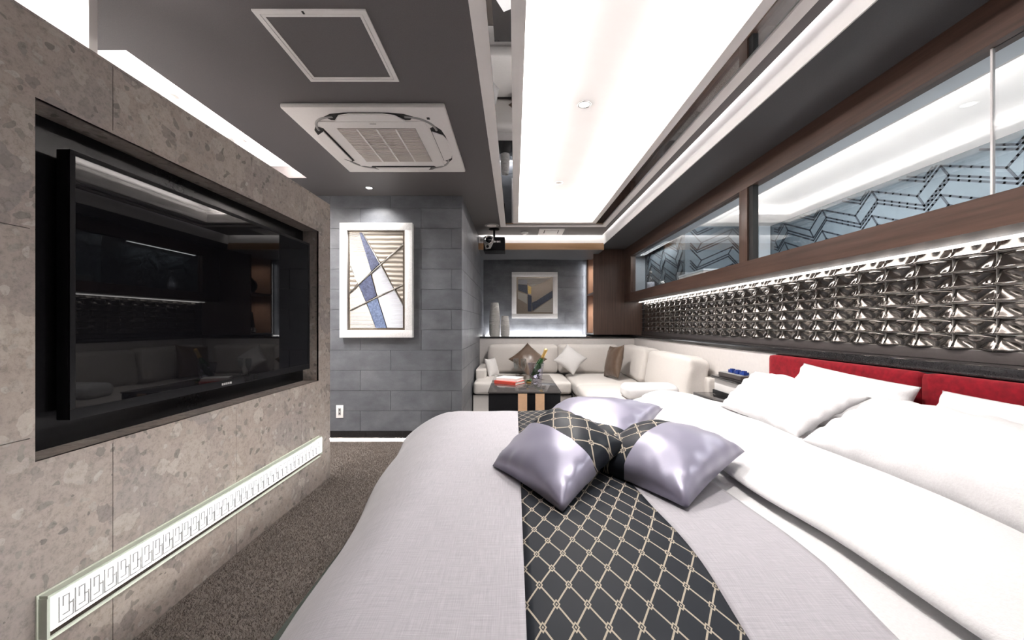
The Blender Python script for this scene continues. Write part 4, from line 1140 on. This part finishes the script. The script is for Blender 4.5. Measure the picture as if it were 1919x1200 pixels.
icm = MB().box(-.015, .015, -.015, .015, -.015, .015, bev=.004).mesh('ice_cube'); M['ice'] = plain('ice', (.72, .70, .80), .12, grain=.1, bstr=0); icm.materials.append(M['ice'])
for k in range(14):
    a = rng.uniform(0, 2 * PI); rr = rng.uniform(.0, .042); zz = tz + .03 + rng.uniform(0, .09)
    o = place('ice_cube', icm, (.215 + rr * math.cos(a), 3.82 + rr * math.sin(a), zz), bk); o.rotation_euler = (rng.random() * 3, rng.random() * 3, rng.random() * 3)
bot = thing('champagne_bottle', 'green champagne bottle with gold foil neck tilted in the ice bucket', 'bottle', (.19, 3.82, tz + .02))
bd = (P(1024, 654, 3.80) - Vector((.195, 3.83, tz + .03))).normalized()
bm_ = Vector((0, 0, 1)).rotation_difference(bd).to_matrix(); bc = Vector((.195, 3.83, tz + .03))
M['bottle'] = plain('green_bottle_glass', (.012, .05, .012), .06, spec=.8, grain=.1, bstr=0); M['foil'] = plain('gold_foil', (.72, .48, .17), .28, metal=.8, grain=.1, bstr=.05)
BL = (P(1024, 654, 3.80) - bc).length
MB().lathe([(.030, 0), (.036, .01), (.036, BL * .45), (.028, BL * .56), (.016, BL * .68), (.0145, BL * .75), (.0, BL * .75)], bc, seg=22, mtx=bm_).build('body', M['bottle'], bot, True)
MB().lathe([(.018, BL * .665), (.016, BL * .72), (.0155, BL * .90), (.0175, BL * .915), (.0175, BL * .96), (.013, BL), (0, BL)], bc, seg=18, mtx=bm_).build('foil_neck', M['foil'], bot, True)
sp_ = thing('leaf_ornament', 'small green leafy ornament beside the books on the table', 'plant', (.135, 3.62, tz))
M['leaf'] = plain('leaf_green', (.035, .10, .03), .5, grain=.4, gscale=40)
rng = random.Random(9)
for k in range(16):
    a = rng.uniform(0, 2 * PI); e = rng.uniform(.2, 1.2); ln = rng.uniform(.03, .05)
    d = Vector((math.cos(a) * math.cos(e), math.sin(a) * math.cos(e), math.sin(e))); s = d.cross(Vector((0, 0, 1))).normalized() * .011
    b0_ = Vector((.135, 3.62, tz + .012)); mdl = b0_ + d * ln * .55
    MB().prism([b0_, mdl + s, b0_ + d * ln, mdl - s], d.cross(s).normalized() * .0015).build('leaf', M['leaf'], sp_)
MB().lathe([(.022, 0), (.026, .012), (.02, .016), (0, .016)], (.135, 3.62, tz + .0005), seg=16).build('pot', M['foil'], sp_, True)

# ================================================================== vases on the back ledge
def vase(px, r0, r1, r2, h, label):
    x_ = (px - VX) * 6.15 / F_PX; z0 = CZ - .189
    prof = []; n = int(h / .0095)
    for k in range(n + 1):
        t = k / n; r_ = (r0 * (1 - t) ** 2 + 2 * r1 * t * (1 - t) + r2 * t * t) + (.0028 if k % 2 else -.0012); prof.append((r_, h * t))
    prof += [(r2 - .008, h), (r2 - .012, h - .05), (0, h - .05)]
    t_ = thing('ribbed_vase', label, 'vase', (x_, 6.15, z0), 'ribbed white vases on the ledge')
    MB().lathe(prof, (x_, 6.15, z0), seg=36).build('body', M['vase'], t_)
M['vase'] = plain('white_ribbed_ceramic', (.80, .775, .75), .6, grain=.04, gscale=80)
vase(927, .083, .095, .060, .535, 'taller ribbed white vase on the back ledge')
vase(946.5, .069, .078, .052, .325, 'shorter ribbed white vase on the back ledge')
box('ledge_led_strip', (XA + .03, SX0 - .02, YB - .030, YB - .018, CZ - .189, CZ - .181), M['led_soft'], label='led strip glowing along the back of the vase ledge', cat='led strip')
area_light('ledge_led', (.34, YB - .07, CZ - .175), 1.6, .02, 4.5, (1, .98, .97), (math.radians(158), 0, 0))
area_light('corner_led', (SX0 - .02, YB - .05, CZ + .4), .02, 1.2, .7, (.95, .97, 1), (math.radians(90), 0, math.radians(60)))

# ================================================================== ornaments behind the window
zz = CZ + .4605
pb = thing('perfume_bottle', 'round shouldered glass bottle on the sill behind the window', 'bottle', (1.88, 5.30, zz))
MB().lathe([(.058, 0), (.062, .01), (.062, .15), (.05, .19), (.018, .215), (.016, .24), (0, .24)], (1.88, 5.30, zz), seg=24).build('body', M['clear'], pb, True)
MB().lathe([(.045, .012), (.05, .02), (.05, .12), (0, .12)], (1.88, 5.30, zz), seg=20).build('liquid', M['ice'], pb, True)
MB().lathe([(.017, .242), (.017, .275), (0, .275)], (1.88, 5.30, zz), seg=16).build('cap', M['grey_plastic'], pb, True)
dc = thing('glass_decanter', 'round glass decanter with long neck on the sill behind the window', 'decanter', (1.88, 4.86, zz))
MB().lathe([(.02, 0), (.045, .015), (.058, .055), (.045, .095), (.018, .12), (.011, .15), (.010, .33), (.014, .34), (0, .34)], (1.88, 4.86, zz), seg=24).build('body', M['clear'], dc, True)
MB().lathe([(0, .018), (.03, .028), (.042, .055), (.03, .082), (0, .088)], (1.88, 4.86, zz), seg=20).build('facet_ball', M['chrome'], dc, True)
bx_ = thing('sill_box', 'low white box on the sill behind the window', 'box', (1.90, 4.15, zz))
box('body', (1.82, 1.97, 3.7, 4.25, zz, zz + .055), M['white'], bx_, .004); box('lid', (1.815, 1.975, 3.695, 4.255, zz + .055, zz + .075), M['blue_wall'], bx_, .004)
jr = thing('sill_jar', 'tiny chrome jar on the sill behind the window', 'jar', (1.86, 4.55, zz))
MB().lathe([(.022, 0), (.025, .01), (.024, .03), (0, .03)], (1.86, 4.50, zz), seg=18).build('body', M['chrome'], jr, True)
MB().lathe([(.015, .0302), (.012, .042), (0, .045)], (1.86, 4.50, zz), seg=14).build('stopper', M['plastic'], jr, True)
